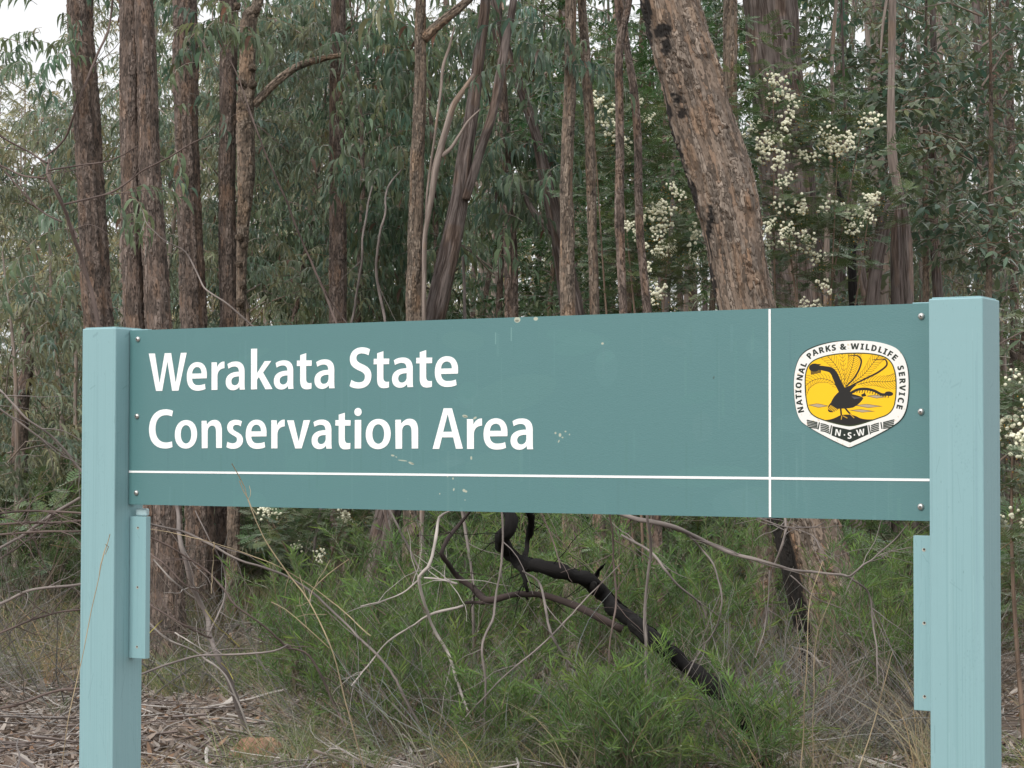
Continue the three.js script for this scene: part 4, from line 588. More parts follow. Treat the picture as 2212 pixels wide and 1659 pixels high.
// flowering wattles: feathery foliage with cream ball blossoms
{
  const mBall = new THREE.MeshStandardMaterial({ color: rgb(0.87, 0.85, 0.66), roughness: 1 }), mBud = new THREE.MeshStandardMaterial({ color: rgb(0.42, 0.24, 0.05), roughness: 1 });
  const ball = new THREE.IcosahedronGeometry(0.0105, 1); { const p = ball.attributes.position; for (let i = 0; i < p.count; i++) { const k = 1 + 0.16 * (hash(Math.round(p.getX(i) * 9e4), Math.round(p.getY(i) * 9e4 + p.getZ(i) * 7e4), 3) - 0.5); p.setXYZ(i, p.getX(i) * k, p.getY(i) * k, p.getZ(i) * k); } ball.computeVertexNormals(); }
  const cluster = [0, 1, 2, 3].map(k => { seed = 600 + k; const n = [12, 18, 25, 32][k], a = V(rr(-1, 1), rr(-0.5, 0.7), rr(-0.6, 0.6)).normalize(), L = []; for (let i = 0; i < n; i++) L.push(ball.clone().rotateX(R() * 6).rotateY(R() * 6).scale(...Array(3).fill(rr(0.75, 1.12))).translate(a.x * (i / n - 0.5) * 0.16 + gauss() * 0.02, a.y * (i / n - 0.5) * 0.16 + gauss() * 0.02, a.z * (i / n - 0.5) * 0.1 + gauss() * 0.02)); return mergeGeometries(L); });
  const buds = mergeGeometries([...Array(16)].map((_, i) => new THREE.IcosahedronGeometry(0.0035, 0).translate(gauss() * 0.045, gauss() * 0.045, gauss() * 0.03)));
  const wattle = (label, fx, d, H, pts, extra, stems) => {
    const b = base0(fx, d), g = thing('flowering_wattle', label, 'wattle', b); seed = Math.round(fx * 7); const C = [];
    for (const [x, y] of stems) { const e = at(x, y, d).sub(b), [P, Q] = smooth([[V(rr(-0.05, 0.05), -0.1, 0), 0.014], [V(e.x * 0.45 + rr(-0.1, 0.1), e.y * 0.5, rr(-0.1, 0.1)), 0.009], [e, 0.003]], 0.1); part('stem', tubeGeo(P, Q, 6, { color: () => [0.7, 0.6, 0.5] }), mStem, g); }
    pts.forEach((p, i) => { const q = p.clone().add(V(0, 0, rr(-0.05, 0.3))).sub(b), m = part('blossom', cluster[Math.floor(R() * 4)], mBall, g); m.position.copy(q); m.rotation.set(rr(-0.4, 0.4), R() * 6.3, rr(-0.5, 0.5)); m.scale.setScalar(rr(0.75, 1.05)); if (i % 2) { const o = part('spent_buds', buds, mBud, g); o.position.copy(q).add(V(rr(-0.08, 0.08), rr(-0.1, 0), 0)); } C.push([q.clone().add(b).add(V(0, 0.02, -0.22)), 0.17, 0.1, 0.14, 4, 0.9]); });
    for (const e of extra) C.push(e);
    scatter('foliage', featherGeo, mFeather, cloud(C, b, 1, 3, 0.25), g);
  };
  const d = 13.7, a2 = l => l.map(([x, y]) => z2(x, y, d)), a3 = l => l.map(([x, y]) => z3(x, y, d));
  wattle('wattle with cream ball blossoms growing behind the slim poles', 1410, d, 4, [...a2([[1360, 530], [1385, 560], [1420, 600], [1470, 570], [1440, 640], [1500, 680], [1540, 740], [1650, 610], [1600, 520], [1480, 720], [1540, 1170], [1600, 1220], [1650, 1080], [1700, 1090], [1720, 1160], [1740, 1270], [1700, 1280], [1760, 1090], [1630, 1390], [1680, 1500], [1700, 1520]]), ...a3([[70, 1270], [20, 1230], [110, 1270], [220, 1200], [230, 1300], [10, 1080], [120, 1000], [20, 1510], [60, 1180]])],
    [cl(1330, 300, d + 0.4, 60, 90, 60), cl(1430, 520, d + 0.4, 60, 110, 70)], [[1280, 230], [1330, 260], [1450, 450], [1400, 560]]);
  wattle('wattle with cream ball blossoms between the massive leaning trunk and the stringybark', 1740, d, 4.4, a3([[610, 430], [630, 445], [640, 500], [710, 510], [690, 530], [680, 640], [520, 660], [600, 690], [640, 730], [560, 770], [600, 810], [575, 800], [640, 840], [660, 860], [540, 750], [800, 800], [890, 680], [910, 710], [930, 740], [970, 730], [1000, 740], [960, 770], [1110, 640], [1090, 620], [670, 945], [730, 1060], [760, 1090], [650, 1060], [590, 1180], [660, 1190], [670, 1220], [740, 1230], [725, 1255], [790, 1220], [820, 1280], [850, 1320], [880, 1060], [1010, 1080], [1020, 1160], [1010, 1190], [1100, 1030], [1120, 1040], [1070, 1120], [870, 1470], [790, 1550], [850, 1555], [600, 1250]]),
    [cl(1650, 330, d, 18, 80, 8), cl(1720, 520, d, 60, 60, 14), cl(1710, 610, d, 50, 30, 18), cl(1820, 330, d + 0.3, 40, 40, 10), cl(1850, 460, d, 50, 40, 12)], [[1670, 190], [1680, 330], [1810, 320], [1880, 440], [1720, 520], [1860, 280]]);
  const d9 = 9.6; wattle('small wattle with cream blossoms showing beyond the right post', 2205, d9, 2, [[2180, 820], [2195, 880], [2186, 930], [2196, 950], [2182, 965], [2200, 975], [2175, 940], [2190, 905], [2184, 1120]].map(([x, y]) => at(x, y, d9)), [cl(2200, 860, d9, 40, 90, 40), cl(2200, 1080, d9, 40, 90, 40)], [[2190, 800], [2210, 900]]);
  const d11 = 15; wattle('low wattle sprig with a few cream blossoms by the knobbly stem', 660, d11, 1.1, [[575, 1103], [583, 1106], [752, 1118], [748, 1105], [640, 1180], [700, 1195]].map(([x, y]) => at(x, y, d11)), [cl(700, 1150, d11, 90, 40, 50)], [[580, 1110], [750, 1110]]);
}

// ---------------------------------------------------------------- dead branches, stems and weeds
const twigMat = (r, g, b, rough = 0.9) => new THREE.MeshStandardMaterial({ color: rgb(r, g, b), roughness: rough, vertexColors: true, bumpMap: barkString.bumpMap, bumpScale: 0.002 });
const mGrey = twigMat(0.2, 0.172, 0.16), mPaleT = twigMat(0.36, 0.325, 0.3), mBrownT = twigMat(0.115, 0.085, 0.075), mStraw = twigMat(0.33, 0.265, 0.17), mCharT = Object.assign(new THREE.MeshPhysicalMaterial({ color: rgb(0.013, 0.012, 0.012), roughness: 0.9, specularIntensity: 0.25, vertexColors: true, bumpMap: barkString.bumpMap, bumpScale: 0.004 })), mRed = twigMat(0.04, 0.027, 0.024), mOlive = twigMat(0.28, 0.29, 0.22), mLime = twigMat(0.4, 0.36, 0.08);
let bs = 7000;
function stick(name, label, category, mat, d, runs, { group, twigs = 3, k = 0.3814, zf = z7, ground = false, wob = 0.012, twigLen = 0.3, wk = 0.82 } = {}) {
  // runs: lists of [x, y, width, (distance offset)] in pixels of the enlargement; the first run is the main stem
  bs += 13; seed = bs; const all = runs.map(r => r.map(([x, y, w, dz = 0]) => [zf(x, y, d + dz), D2R(w * k * wk, d)]));
  if (ground) { const m = all[0], [p, r] = m[m.length - 1], q = m[m.length - 2][0], dx = Math.max(-0.8, Math.min(0.8, (p.x - q.x) / Math.max(0.05, q.y - p.y))); m.push([V(p.x + dx * p.y * 0.7, -0.05, p.z), r * 1.1]); }
  const lowest = all[0].reduce((a, b) => b[0].y < a[0].y ? b : a)[0], g = thing(name, label, category, V(lowest.x, Math.max(0, lowest.y), lowest.z), group);
  all.forEach((c, i) => {
    const z0 = rr(-0.5, 0.5), cc = c.map(([p, r], j) => [p.clone().add(V(0, 0, Math.sin(j * 1.3 + z0 * 9) * wob * 6)).sub(g.position), Math.max(r, 0.0011)]), [P, Q] = smooth(cc, 0.03);
    const s0 = bs + i; P.forEach((p, j) => p.add(V((noise2(j * 0.22, 1, s0) - 0.5) * wob * 1.1 + (noise2(j * 0.9, 3, s0) - 0.5) * wob * 0.3, (noise2(j * 0.22, 2, s0) - 0.5) * wob * 1.1, 0)));
    part(i ? 'side_branch' : 'stem', tubeGeo(P, Q.map((q, j) => q * (0.88 + 0.24 * noise2(j * 0.7, 5, s0))), Q[0] > 0.012 ? 14 : 7, { color: (u, v) => { const t = 0.5 + 0.7 * noise2(u * 90, v * 22, s0) + 0.6 * (noise2(u * 20, v * 5, s0 + 2) - 0.3); return [t, t * 0.985, t * 0.97]; }, disp: Q[0] > 0.012 ? (u, v) => (noise2(u * 40, v * 16, s0) - 0.5) * 0.018 + (noise2(u * 12, v * 5, s0) - 0.5) * 0.02 + (noise2(u * 90, v * 50, s0) - 0.5) * 0.006 : null }), mat, g);
    if (twigs) { const n = i ? Math.ceil(twigs / 2) : twigs; for (let q = 0; q < n; q++) { const j = Math.floor(rr(0.15, 0.95) * (P.length - 2)), t = P[j + 1].clone().sub(P[j]).normalize(), dir = t.multiplyScalar(Math.sign(R() - 0.3)).add(V(rr(-0.8, 0.8), rr(-0.5, 0.8), rr(-0.6, 0.6))).normalize(), pts = []; let p = P[j].clone(); const L = twigLen * rr(0.4, 1.2); for (let w = 0; w <= 6; w++) { pts.push(p.clone()); p.addScaledVector(dir, L / 6); dir.add(V(rr(-0.25, 0.25), rr(-0.25, 0.2), rr(-0.2, 0.2))).normalize(); } part('twig', tubeGeo(pts, pts.map((_, w) => lerp(Math.min(Q[j] * 0.55, 0.0026), 0.0008, w / 6)), 4, { color: () => [1, 1, 1] }), mat, g); } }
  });
  return g;
}
// the charred fallen stem
stick('charred_stem', 'charred black fallen stem curving up from the ground under the panel', 'branch', mCharT, 9.5, [[[1000, -260, 50], [1010, 60, 60], [1020, 205, 72], [1028, 300, 72], [1018, 400, 74], [1060, 465, 78], [1130, 520, 78], [1230, 525, 74], [1350, 555, 78], [1480, 610, 82], [1600, 690, 78, 0], [1700, 790, 80, -0.1], [1800, 865, 82, -0.2], [1900, 955, 84, -0.3], [1985, 1040, 86, -0.4], [2100, 1130, 90, -0.5], [2240, 1240, 94, -0.55], [2350, 1330, 98, -0.6], [2440, 1440, 100, -0.65], [2500, 1620, 104, -0.7]], [[1130, 500, 34], [1150, 380, 40], [1160, 210, 46], [1180, 0, 40]], [[1090, 500, 26], [1140, 600, 22], [1160, 690, 12]], [[1500, 620, 40], [1560, 560, 26], [1600, 520, 12]]], { twigs: 10, ground: true, wob: 0.03, wk: 1.1 });
stick('burnt_branch', 'scorched red-brown branch forking off beside the charred stem', 'branch', mRed, 9.35, [[[860, 160, 14], [800, 230, 22], [740, 300, 28], [690, 370, 30], [668, 440, 32], [700, 500, 36], [740, 580, 40], [830, 640, 42], [920, 705, 50], [1000, 680, 44], [1100, 668, 42], [1250, 690, 46], [1400, 740, 50], [1550, 800, 52], [1680, 870, 56]], [[900, 715, 26], [840, 720, 22], [790, 728, 20]]], { twigs: 8 });
const GT = 'grey dead branches under the panel';
stick('dead_branch', 'long grey dead branch sweeping down to the right from behind the left bracket', 'branch', mGrey, 9.4, [[[60, 165, 24], [110, 180, 26], [400, 250, 27], [700, 370, 28], [1000, 510, 28], [1300, 640, 28], [1600, 820, 30], [1896, 1040, 30], [2150, 1290, 30], [2400, 1560, 32]]], { zf: zL, k: 0.2279, twigs: 6, ground: true });
stick('dry_stalk', 'straw-coloured bent stalk lying along the long grey branch', 'grass stalk', mStraw, 9.2, [[[60, 222, 8], [400, 285, 9], [710, 345, 10], [1180, 500, 11], [1500, 700, 12], [1896, 970, 13], [2200, 1250, 13]], [[725, 345, 14], [735, 390, 20], [705, 440, 14], [690, 520, 9], [695, 680, 7], [720, 840, 5]]], { zf: zL, k: 0.2279, twigs: 0 });
stick('dead_branch', 'dark dead branch crossing low before the straight brown trunk', 'branch', mBrownT, 9.6, [[[60, 250, 18], [110, 285, 20], [400, 470, 22], [620, 630, 23], [820, 820, 24], [950, 950, 24], [1200, 1130, 25], [1420, 1340, 26], [1620, 1450, 28]], [[100, 450, 16], [300, 600, 18], [450, 740, 18], [560, 830, 16], [640, 950, 14]]], { zf: zL, k: 0.2279, twigs: 6, ground: true });
stick('dead_branch', 'thick grey-brown dead stem slanting across the brown trunks', 'branch', mGrey, 10, [[[310, -140, 44], [340, 10, 48], [390, 200, 52], [450, 430, 54], [500, 650, 56], [560, 880, 60], [640, 1060, 62], [690, 1240, 64], [770, 1420, 66], [880, 1650, 68]], [[680, 1250, 24], [760, 1060, 20], [800, 900, 18], [810, 700, 16], [760, 470, 16], [700, 320, 15], [560, 60, 13]]], { zf: zL, k: 0.2279, twigs: 4, ground: true });
stick('dead_branch', 'dark branch running down from the left bracket to the slanting stem', 'branch', mBrownT, 9.7, [[[60, 930, 20], [100, 950, 22], [400, 1090, 24], [580, 1190, 25], [690, 1265, 26]], [[90, 1235, 9], [250, 1220, 10], [420, 1215, 10], [580, 1215, 10]]], { zf: zL, k: 0.2279, twigs: 4 });
stick('dead_branch', 'curved grey branch lying low, rising at its right end', 'branch', mGrey, 9.0, [[[40, 1585, 26], [300, 1520, 26], [550, 1460, 25], [800, 1430, 25], [1050, 1410, 24], [1300, 1390, 22], [1420, 1345, 20]]], { zf: zL, k: 0.2279, twigs: 3 });
stick('dead_branch', 'pale silvery dead branch on the litter beside the left post', 'branch', mPaleT, 9.6, [[[90, 1090, 24], [300, 1240, 25], [470, 1360, 25], [620, 1470, 24], [780, 1570, 22]], [[330, 1230, 16], [600, 1360, 15], [710, 1405, 12]], [[160, 520, 16], [330, 690, 24], [450, 800, 24], [540, 890, 20]]], { zf: zL, k: 0.2279, twigs: 3, ground: true });
stick('dry_weed', 'tall pale dry weed standing before the panel, its tip over the green', 'weed', mStraw, 5.0, [[[920, -70, 5], [960, 20, 6], [980, 70, 7], [1000, 130, 8], [1030, 190, 9], [1100, 350, 9], [1240, 570, 11], [1350, 720, 12], [1490, 1020, 12], [1570, 1280, 13], [1650, 1600, 14], [1720, 1850, 15], [1800, 2150, 16], [1860, 2480, 18]].map(([x, y, w]) => [x + 395, y, w]), [[1755, 720, 7], [1765, 660, 6], [1850, 570, 5], [1975, 480, 4]], [[1860, 985, 8], [1740, 860, 8], [1620, 760, 7], [1530, 725, 5]], [[1410, 130, 5], [1375, 85, 4], [1350, 30, 3]]], { zf: z6, twigs: 3, twigLen: 0.1, wob: 0.004, ground: true, wk: 0.6 });
stick('grass_stem', 'thin dry grass stem with a seed head in front of the left post', 'grass stalk', mStraw, 5.35, [[[618, 335, 3], [606, 380, 6], [590, 440, 8], [575, 510, 8], [560, 580, 5], [510, 780, 4], [460, 1050, 4.5], [420, 1250, 5], [390, 1400, 5], [350, 1659, 6], [300, 2100, 7]], [[600, 390, 2], [612, 405, 4], [590, 450, 3]]], { zf: z6, twigs: 0, wob: 0.002, ground: true });
for (const [i, [mat, d, run, l]] of [
  [mPaleT, 9.2, [[[730, 205, 14], [650, 240, 20], [630, 350, 22], [590, 520, 22], [540, 580, 24], [590, 800, 22], [680, 990, 22], [760, 1190, 20], [840, 1370, 18], [900, 1410, 14]], [[540, 580, 12], [430, 680, 12], [330, 710, 10], [200, 740, 8]]], 'pale sinuous dead stem left of the scorched branch'],
  [mPaleT, 9.3, [[[740, 612, 18], [660, 600, 16], [560, 590, 12]], [[790, 730, 20], [600, 790, 18], [500, 850, 14], [330, 980, 12], [150, 1200, 10]]], 'bleached forked twig on the scorched branch'],
  [mGrey, 9.0, [[[1110, 540, 12], [1200, 600, 16], [1240, 720, 18], [1280, 900, 18], [1400, 1080, 14], [1440, 1120, 10]], [[1680, 505, 8], [1500, 680, 10], [1280, 920, 12], [1000, 1150, 11], [770, 1400, 10]]], 'crossed pair of grey twigs below the charred stem'],
  [mGrey, 8.8, [[[1800, 100, 16], [1820, 240, 20], [1845, 450, 22], [1820, 800, 22], [1810, 1200, 22], [1770, 1450, 22], [1725, 1659, 24]]], 'upright grey stem standing before the charred stem'],
  [mGrey, 9.1, [[[1000, 150, 14], [995, 500, 16], [950, 800, 16], [900, 950, 16], [905, 1200, 16]]], 'thin grey upright before the bend of the charred stem'],
  [mGrey, 10.5, [[[770, 150, 18], [780, 260, 20], [830, 560, 20], [842, 700, 20], [850, 1000, 20]]], 'short grey upright stem left of the charred bend'],
  [mBrownT, 9.0, [[[1600, 150, 12], [1610, 230, 14], [1640, 450, 14], [1650, 700, 14], [1625, 890, 12]], [[1230, 200, 10], [1300, 400, 10], [1330, 520, 8]]], 'thin dark hanging twigs above the charred stem'],
  [mGrey, 12, [[[330, 150, 24], [340, 205, 26], [400, 400, 26], [415, 510, 26], [440, 800, 26]], [[500, 150, 16], [510, 205, 18], [560, 420, 18], [600, 600, 16]]], 'pair of grey stems behind the pale sinuous stem'],
  [mPaleT, 8.7, [[[20, 1555, 8], [100, 1550, 10], [180, 1590, 10], [245, 1670, 10]]], 'bowed pale twig on the litter beside the reddish rock'],
].entries()) stick('dead_branch', l, 'branch', mat, d, run, { group: GT, twigs: 6, ground: run[0].length > 4 });
stick('dead_branch', 'long grey branch reaching right from under the panel, silvery bark peeling', 'branch', mGrey, 9.0, [[[-260, 190, 34], [-100, 240, 34], [0, 265, 34], [100, 290, 34], [230, 345, 32], [330, 390, 30], [450, 440, 28], [600, 480, 24], [700, 510, 22], [800, 545, 20], [950, 560, 19], [1080, 565, 18], [1130, 570, 16], [1200, 510, 13], [1290, 450, 12], [1390, 370, 10], [1450, 290, 8]], [[1290, 460, 8], [1380, 430, 7], [1480, 405, 6]], [[1130, 570, 14], [1250, 670, 14], [1275, 800, 13], [1275, 1000, 12], [1275, 1180, 10]], [[700, 495, 14], [740, 380, 16], [765, 290, 16], [775, 220, 15]], [[230, 350, 16], [300, 420, 14], [360, 500, 13], [395, 650, 12], [390, 760, 12], [350, 900, 11], [290, 1020, 10], [230, 1090, 9], [150, 1210, 8]], [[610, 240, 10], [700, 275, 11], [800, 295, 10], [950, 300, 9], [1000, 270, 7]], [[800, 295, 8], [920, 340, 8], [960, 420, 7], [1020, 470, 6]]], { zf: z8, twigs: 8 });
stick('dead_branch', 'thin grey branch slanting down from the end of the panel to the litter', 'branch', mGrey, 9.6, [[[-160, 340, 16], [0, 430, 18], [80, 530, 18], [160, 620, 17], [300, 745, 14], [325, 820, 10]], [[690, 540, 8], [680, 700, 8], [640, 900, 8], [590, 1030, 6]], [[780, 560, 9], [900, 660, 9], [1000, 730, 8], [1120, 775, 6]]], { zf: z8, twigs: 6 });
stick('fallen_branch', 'pale fallen branch lying at the foot of the massive leaning trunk', 'branch', mPaleT, 10.4, [[[820, 985, 12], [900, 1000, 16], [960, 1060, 20], [1040, 1170, 24], [1090, 1280, 24], [1120, 1335, 22]]], { zf: z8, twigs: 2 });
for (const [x, y0, d, l, w] of [[880, 640, 8.2, 'tall straw grass stalk before the massive leaning trunk', 8], [930, 830, 8.4, 'short straw stalk beside the tall one', 6], [1250, 1400, 8, 'slanting straw stalk near the right post', 8]]) stick('dry_stalk', l, 'grass stalk', mStraw, d, [l[0] === 's' && l[1] === 'l' ? [[1370, 1000, 5], [1330, 1200, 7], [1270, 1420, 8], [1180, 1659, 9], [1100, 1900, 10]] : [[x + 100, y0 - 150, 4], [x + 20, y0 + 100, 6], [x, y0 + 400, w], [x - 10, y0 + 760, w], [x - 20, y0 + 1100, w]]], { zf: z8, twigs: 0, ground: true, wob: 0.005 });
// left of the left post
for (const [run, mat, l, d] of [
  [[[-40, 212, 11], [120, 200, 12], [250, 200, 12], [480, 217, 11]], mBrownT, 'upper dark springy branch reaching the left post', 8.8], [[[-40, 288, 11], [200, 276, 12], [480, 268, 11]], mBrownT, 'straight dark branch just under the upper springy one', 8.9], [[[-40, 340, 12], [200, 320, 13], [480, 310, 12]], mBrownT, 'dark branch with a sagging middle near the left post', 8.7],
  [[[-40, 425, 16], [120, 330, 18], [250, 260, 18], [480, 130, 16]], mGrey, 'grey branch rising steeply to the left post', 9.1], [[[-40, 735, 15], [100, 690, 16], [200, 650, 16], [330, 628, 15], [480, 612, 14]], mGrey, 'grey branch bowed over the grass left of the post', 8.9], [[[-40, 905, 11], [100, 860, 12], [200, 812, 12], [330, 780, 11], [480, 762, 10]], mBrownT, 'thin dark branch over the first litter left of the post', 8.9], [[[-40, 1322, 14], [100, 1290, 15], [250, 1250, 15], [350, 1228, 14], [470, 1215, 13]], mBrownT, 'dark stick propped above the litter left of the post', 8.9], [[[-40, 520, 9], [100, 400, 10], [220, 300, 9], [330, 190, 8]], mBrownT, 'thin dark branch crossing the steep grey one', 9.2],
]) stick('dead_branch', l, 'branch', mat, d, [run], { zf: z6, twigs: 7, wk: 1.05, group: 'dead branches left of the left post' });
stick('dead_branch', 'pair of grey branches sloping down behind the left post', 'branch', mGrey, 9, [[[-60, 700, 16], [0, 760, 17], [200, 940, 18], [380, 1100, 18], [560, 1360, 18], [700, 1560, 18]], [[-60, 830, 15], [0, 870, 16], [200, 1020, 16], [430, 1220, 15]]], { zf: zM, k: 0.3253, twigs: 7 });
stick('bare_sapling', 'bare grey leafless sapling with long arching twigs at the forest edge', 'sapling', mBrownT, 9.2, [[[98, 343, 7], [108, 380, 8], [125, 415, 9], [150, 480, 10], [180, 600, 11], [207, 700, 12], [240, 850, 13], [262, 1000, 14], [275, 1250, 15]], [[94, 334, 6], [130, 303, 6], [165, 250, 6.5], [190, 190, 6.5], [215, 110, 6.5], [232, 40, 6], [246, -30, 6]], [[98, 350, 6], [50, 322, 5], [0, 297, 5], [-40, 270, 4]], [[106, 392, 6], [60, 382, 5], [0, 357, 5], [-40, 340, 4]], [[108, 372, 5], [170, 352, 4.5], [230, 345, 4], [300, 315, 3]], [[135, 443, 6], [220, 415, 5], [300, 370, 4.5], [400, 325, 4], [470, 290, 3]], [[140, 480, 6], [90, 455, 5], [0, 370, 4]], [[110, 395, 5], [130, 430, 5], [150, 490, 5], [172, 516, 5]]], { zf: at, k: 1, twigs: 5, twigLen: 0.35, ground: true });
const z1 = Z(0, 0, 1.27643);
stick('bare_sapling', 'thin bare dark sapling arching from behind the panel towards the knobbly stem', 'sapling', mBrownT, 11.5, [[[1110, 150, 6], [1150, 260, 7], [1215, 400, 8], [1280, 570, 10], [1330, 700, 11], [1450, 1000, 12], [1560, 1270, 13], [1650, 1480, 14], [1720, 1640, 15], [1850, 2000, 16], [1950, 2500, 18]], [[1290, 600, 6], [1180, 440, 6], [1060, 250, 5], [1000, 150, 4]], [[1640, 1440, 8], [1700, 1560, 8], [1770, 1650, 8]]], { zf: z1, k: 0.4231, twigs: 6, ground: true });
stick('bare_sapling', 'thin pale crooked twig rising from behind the panel among the brown trunks', 'sapling', mGrey, 11, [[[720, 1070, 4], [770, 1150, 6], [840, 1220, 7], [940, 1285, 9], [1000, 1390, 10], [1050, 1470, 10], [1130, 1530, 11], [1290, 1660, 12], [1600, 1950, 13]]], { zf: z1, k: 0.4231, twigs: 4, ground: true });
for (const [run, l] of [[[[235, 940, 10], [215, 1080, 13], [195, 1250, 14], [180, 1400, 15], [140, 1600, 16], [60, 2000, 18]], 'slim dead stem between the rust-brown and tan trunks'], [[[385, 860, 8], [320, 950, 12], [310, 1080, 14], [285, 1200, 16], [262, 1380, 18], [275, 1500, 18], [305, 1650, 18], [330, 2000, 20]], 'crooked grey dead sapling just left of the tan trunk'], [[[700, 1310, 18], [712, 1450, 18], [712, 1650, 20], [715, 2000, 22]], 'broken-off pale stump stem right of the leaning stringybark'], [[[1790, 700, 14], [1780, 900, 26], [1775, 1100, 30], [1760, 1300, 34], [1735, 1600, 44], [1720, 2000, 48]], 'thin brown stem close against the massive leaning trunk']]) stick('dead_sapling', l, 'sapling', mGrey, 15, [run], { zf: z2, k: 0.4231, twigs: 6, ground: true, twigLen: 0.5 });
stick('flax_leaf', 'long yellow-green strap leaf standing in the litter near the slanting stem', 'plant', mLime, 9.1, [[[660, 980, 3], [740, 1080, 6], [850, 1220, 8], [960, 1370, 8]], [[780, 1500, 7], [840, 1590, 9], [890, 1659, 10]], [[100, 1230, 9], [160, 1150, 8], [215, 1105, 6]]], { zf: zL, k: 0.2279, twigs: 0, ground: false });

// leafless shrubs: many fine crossing twigs
{
  const G3 = [201, 202, 203, 204].map(q => brushTangle(q, [0.23, 0.195, 0.165], 7, 1.0));
  for (const [i, [fx, d, sc, l]] of [[700, 9.6, 0.8, 'behind the tall pale weed'], [800, 9.2, 0.7, 'beside the needle shrub by the reddish rock'], [930, 9.8, 0.95, 'left of the pale sinuous stem'], [1020, 9.0, 0.8, 'before the scorched branch'], [1130, 9.5, 0.9, 'under the bend of the charred stem'], [1250, 9.0, 0.8, 'before the middle of the charred stem'], [1380, 9.4, 0.85, 'crossing the charred stem'], [1530, 9.6, 0.9, 'below the long silvery-barked branch'], [1680, 9.3, 0.75, 'before the straight tan trunk'], [1800, 9.8, 0.9, 'before the massive leaning trunk'], [1930, 9.4, 0.8, 'beside the right bracket'], [400, 10.4, 0.85, 'at the foot of the straight brown trunk'], [560, 10.6, 0.8, 'behind the thick slanting dead stem'], [60, 9.6, 1.0, 'among the springy branches left of the left post'], [150, 10.2, 0.9, 'close behind the left post'], [20, 10.8, 1.1, 'below the decayed orange trunk']].entries()) {
    const g = thing('dead_shrub', 'leafless twiggy grey shrub ' + l, 'shrub', base0(fx, d), 'leafless shrubs'); const m = part('branches', G3[i % 4], mDry, g); m.rotation.y = i * 1.7; m.scale.setScalar(sc);
  }
}
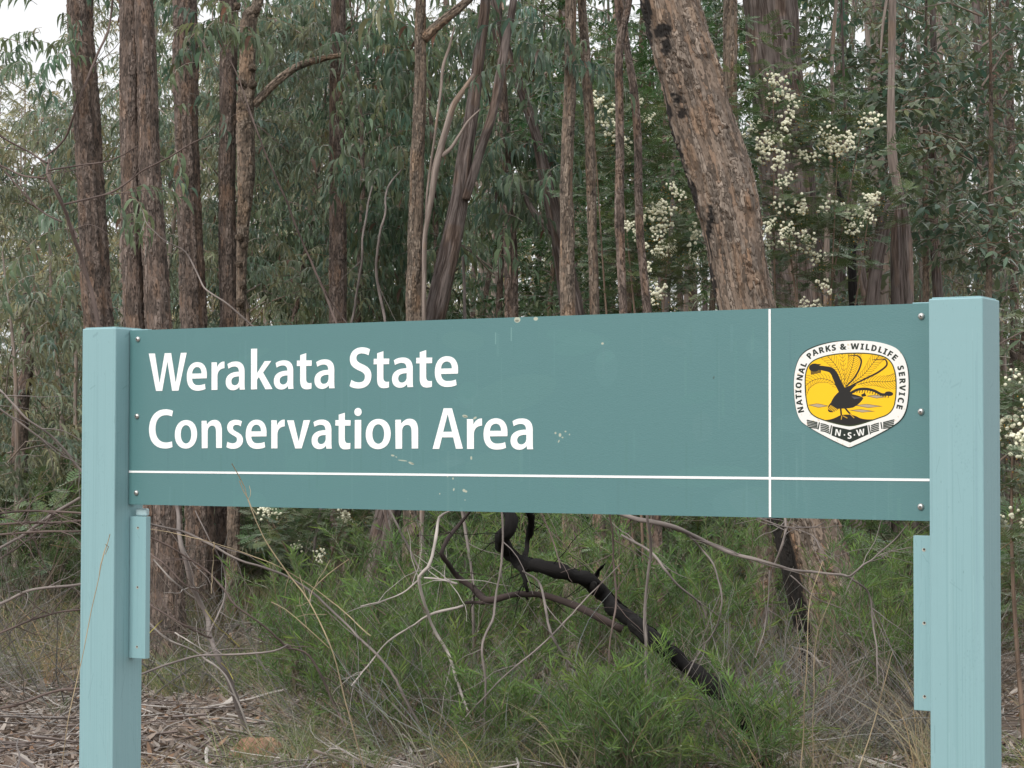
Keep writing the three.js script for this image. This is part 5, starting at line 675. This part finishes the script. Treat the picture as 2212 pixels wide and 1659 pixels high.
// brush tangles, grass, litter
{
  const pick = (n, f) => { const L = []; for (let i = 0; i < n; i++) { const e = f(); if (e) L.push(e); } return L; };
  const onG = (x, z, lift = 0) => V(x, groundH(x, z) + lift, z), inX = (z, m = 0.6) => rr(-1, 1) * (-z * 0.252 + m);
  const field = (name, label, category) => { const g = thing(name, label, category); g.userData.kind = 'stuff'; return g; };
  seed = 8100; const deadTint = () => { const t = R(), c = t < 0.42 ? [0.3, 0.235, 0.19] : t < 0.72 ? [0.18, 0.128, 0.095] : t < 0.84 ? [0.46, 0.4, 0.35] : t < 0.95 ? [0.33, 0.19, 0.11] : [0.16, 0.11, 0.085], k = rr(0.7, 1.25); return new THREE.Color(c[0] * k, c[1] * k, c[2] * k); };
  let g = field('leaf_litter', 'dead gum leaves and bark flakes covering the forest floor', 'leaf litter');
  scatter('leaves', litterGeo, mDry, pick(52000, () => { const z = -8 - 22 * R() ** 2.2, x = inX(z); if (noise2(x * 0.8 + 50, z * 0.8 + 70, 31) < 0.22 + 0.2 * R()) return; return [onG(x, z, rr(0.004, 0.028)), R() * 6.3, rr(-0.5, 0.5), rr(0.85, 1.7), deadTint()]; }), g);
  g = field('twig_litter', 'fallen sticks and strips of bark strewn on the ground', 'twigs');
  const sg = [1, 2, 3, 4].map(k => { seed = 650 + k; const o = newOut(); let p = V(-0.2, 0, 0), d = V(1, 0, 0), pts = []; for (let i = 0; i <= 7; i++) { pts.push(p.clone()); p.addScaledVector(d, 0.06); d.add(V(0, rr(-0.12, 0.12), rr(-0.2, 0.2))).normalize(); } addTube(pts, rr(0.002, 0.005), 0.0015, 4, o, [1, 1, 1]); return geoOf(o); });
  seed = 8200; scatter('sticks', sg, mDry, pick(2600, () => { const z = -7.8 - 20 * R() ** 1.8, x = inX(z); const k = rr(0.6, 1.2); return [onG(x, z, rr(0.008, 0.05)), R() * 6.3, rr(-0.22, 0.22), rr(0.5, 1.9), R() < 0.3 ? new THREE.Color(0.5 * k, 0.45 * k, 0.41 * k) : new THREE.Color(0.2 * k, 0.15 * k, 0.13 * k)]; }), g);
  const bk = [1, 2, 3].map(k => { seed = 660 + k; const o = newOut(), path = []; for (let j = 0; j <= 6; j++) path.push(V(-0.15 + j * 0.05, 0.012 * Math.sin(j * 0.9 + k), 0.01 * Math.sin(j * 1.7))); strip(path, [0.02, 0.035, 0.04, 0.036, 0.042, 0.03, 0.008], V(0, 0.15 * (k - 2), 1).normalize(), o, [1, 1, 1]); return geoOf(o); });
  scatter('bark_strips', bk, mDry, pick(900, () => { const z = -8 - 14 * R() ** 1.8, x = inX(z); return [onG(x, z, rr(0.015, 0.04)), R() * 6.3, rr(-0.2, 0.2), rr(0.5, 1.2), deadTint()]; }), g);
  g = field('green_grass', 'thin green grass growing through the litter behind the sign', 'grass');
  seed = 8300; scatter('tufts', tuftGreen, mDry, pick(9000, () => { const z = -8.6 - 26 * R() ** 1.2, x = inX(z, 1), n = noise2(x * 0.55 + 20, z * 0.4 + 30, 41), left = x < z * 0.17 && z > -13; if (n < 0.36 || (left && R() < 0.75) || (z > -11.5 && R() < 0.5)) return; return [onG(x, z, -0.01), R() * 6.3, rr(-0.1, 0.1), rr(0.55, 1.15) * (z < -14 ? 1.3 : 0.85), tint(0.25)]; }), g);
  g = field('dry_grass', 'straw-coloured dry grass tufts among the shrubs', 'grass');
  seed = 8400; scatter('tufts', tuftDry, mDry, pick(2600, () => { const z = -8.4 - 22 * R() ** 1.3, x = inX(z, 1), n = noise2(x * 0.6 + 70, z * 0.5 + 10, 43), left = x < z * 0.17 && z > -12; if (n < 0.42 || (left && R() < 0.85) || (z > -11 && R() < 0.8)) return; return [onG(x, z, -0.01), R() * 6.3, rr(-0.1, 0.1), rr(0.6, 1.3), tint(0.25)]; }).concat(pick(16, () => { const p = gp(rr(1900, 2060), rr(1560, 1700)); return [onG(p.x, p.z, -0.01), R() * 6.3, rr(-0.1, 0.1), rr(0.9, 1.5), tint(0.25)]; })), g);
  g = field('brush_tangle', 'tangle of fine dead grey-brown twigs filling the understorey', 'brush');
  seed = 8500; scatter('twigs', brushGeo, mDry, pick(430, () => { const z = -10.5 - 20 * R() ** 1.1, x = inX(z, 1), left = x < z * 0.12; if (!left && R() < 0.45) return; if (z > -13 && R() < 0.6) return; return [onG(x, z, rr(-0.05, 0.1)), R() * 6.3, rr(-0.3, 0.3), rr(0.8, left ? 2.1 : 1.5), tint(0.3)]; }).concat(pick(70, () => { const p = base0(rr(720, 2050), rr(8.9, 11.5)); return [p, R() * 6.3, rr(-0.4, 0.4), rr(0.9, 1.7), tint(0.3).multiplyScalar(1.3)]; })), g);
}
{ // the reddish rock and two smaller stones
  const rock = (label, fx, fy, w, h, col, s) => { const b = gp(fx, fy), k = -b.z / FOCAL, g0 = new THREE.IcosahedronGeometry(1, 5), p = g0.attributes.position, W = w * k / 2, H = h * k; const cols = []; for (let i = 0; i < p.count; i++) { const v = V(p.getX(i), p.getY(i), p.getZ(i)), n = noise2(v.x * 1.6 + 9, v.y * 1.6 + v.z * 1.3 + 9, s) * 0.5 + noise2(v.x * 4 + 9, v.z * 4 + v.y * 3 + 9, s + 1) * 0.16; for (const [a, b, c, h] of [[0.3, 0.9, 0.3, 0.52], [-0.7, 0.5, 0.5, 0.6], [0.75, 0.35, 0.55, 0.62], [0, 0.3, 0.95, 0.66], [-0.3, 0.85, -0.4, 0.6]]) { const q = v.x * a + v.y * b + v.z * c - h; if (q > 0) v.addScaledVector(V(a, b, c), -q * 0.85); } v.multiplyScalar(0.75 + n * 0.4); p.setXYZ(i, v.x * W, v.y * H, v.z * W * 0.8); const t = 0.4 + 1.2 * noise2(v.x * 12 + 9, v.y * 12 + v.z * 7 + 9, s + 2); cols.push(t, t, t); } g0.setAttribute('color', new THREE.Float32BufferAttribute(cols, 3)); g0.computeVertexNormals(); const m = part(numbered('rock'), g0, new THREE.MeshStandardMaterial({ color: rgb(...col), roughness: 1, vertexColors: true }), scene); m.position.copy(b); tag(m, label, 'rock'); };
  rock('reddish brown rock half buried in the leaf litter', 552, 1634, 150, 70, [0.27, 0.15, 0.1], 51); rock('small grey stone in the litter near the slanting dead stem', 540, 1470, 60, 26, [0.33, 0.28, 0.26], 55); rock('small pale stone in the grass behind the long grey branch', 560, 1240, 26, 14, [0.45, 0.38, 0.33], 58);
}
renderer.render(scene, camera);
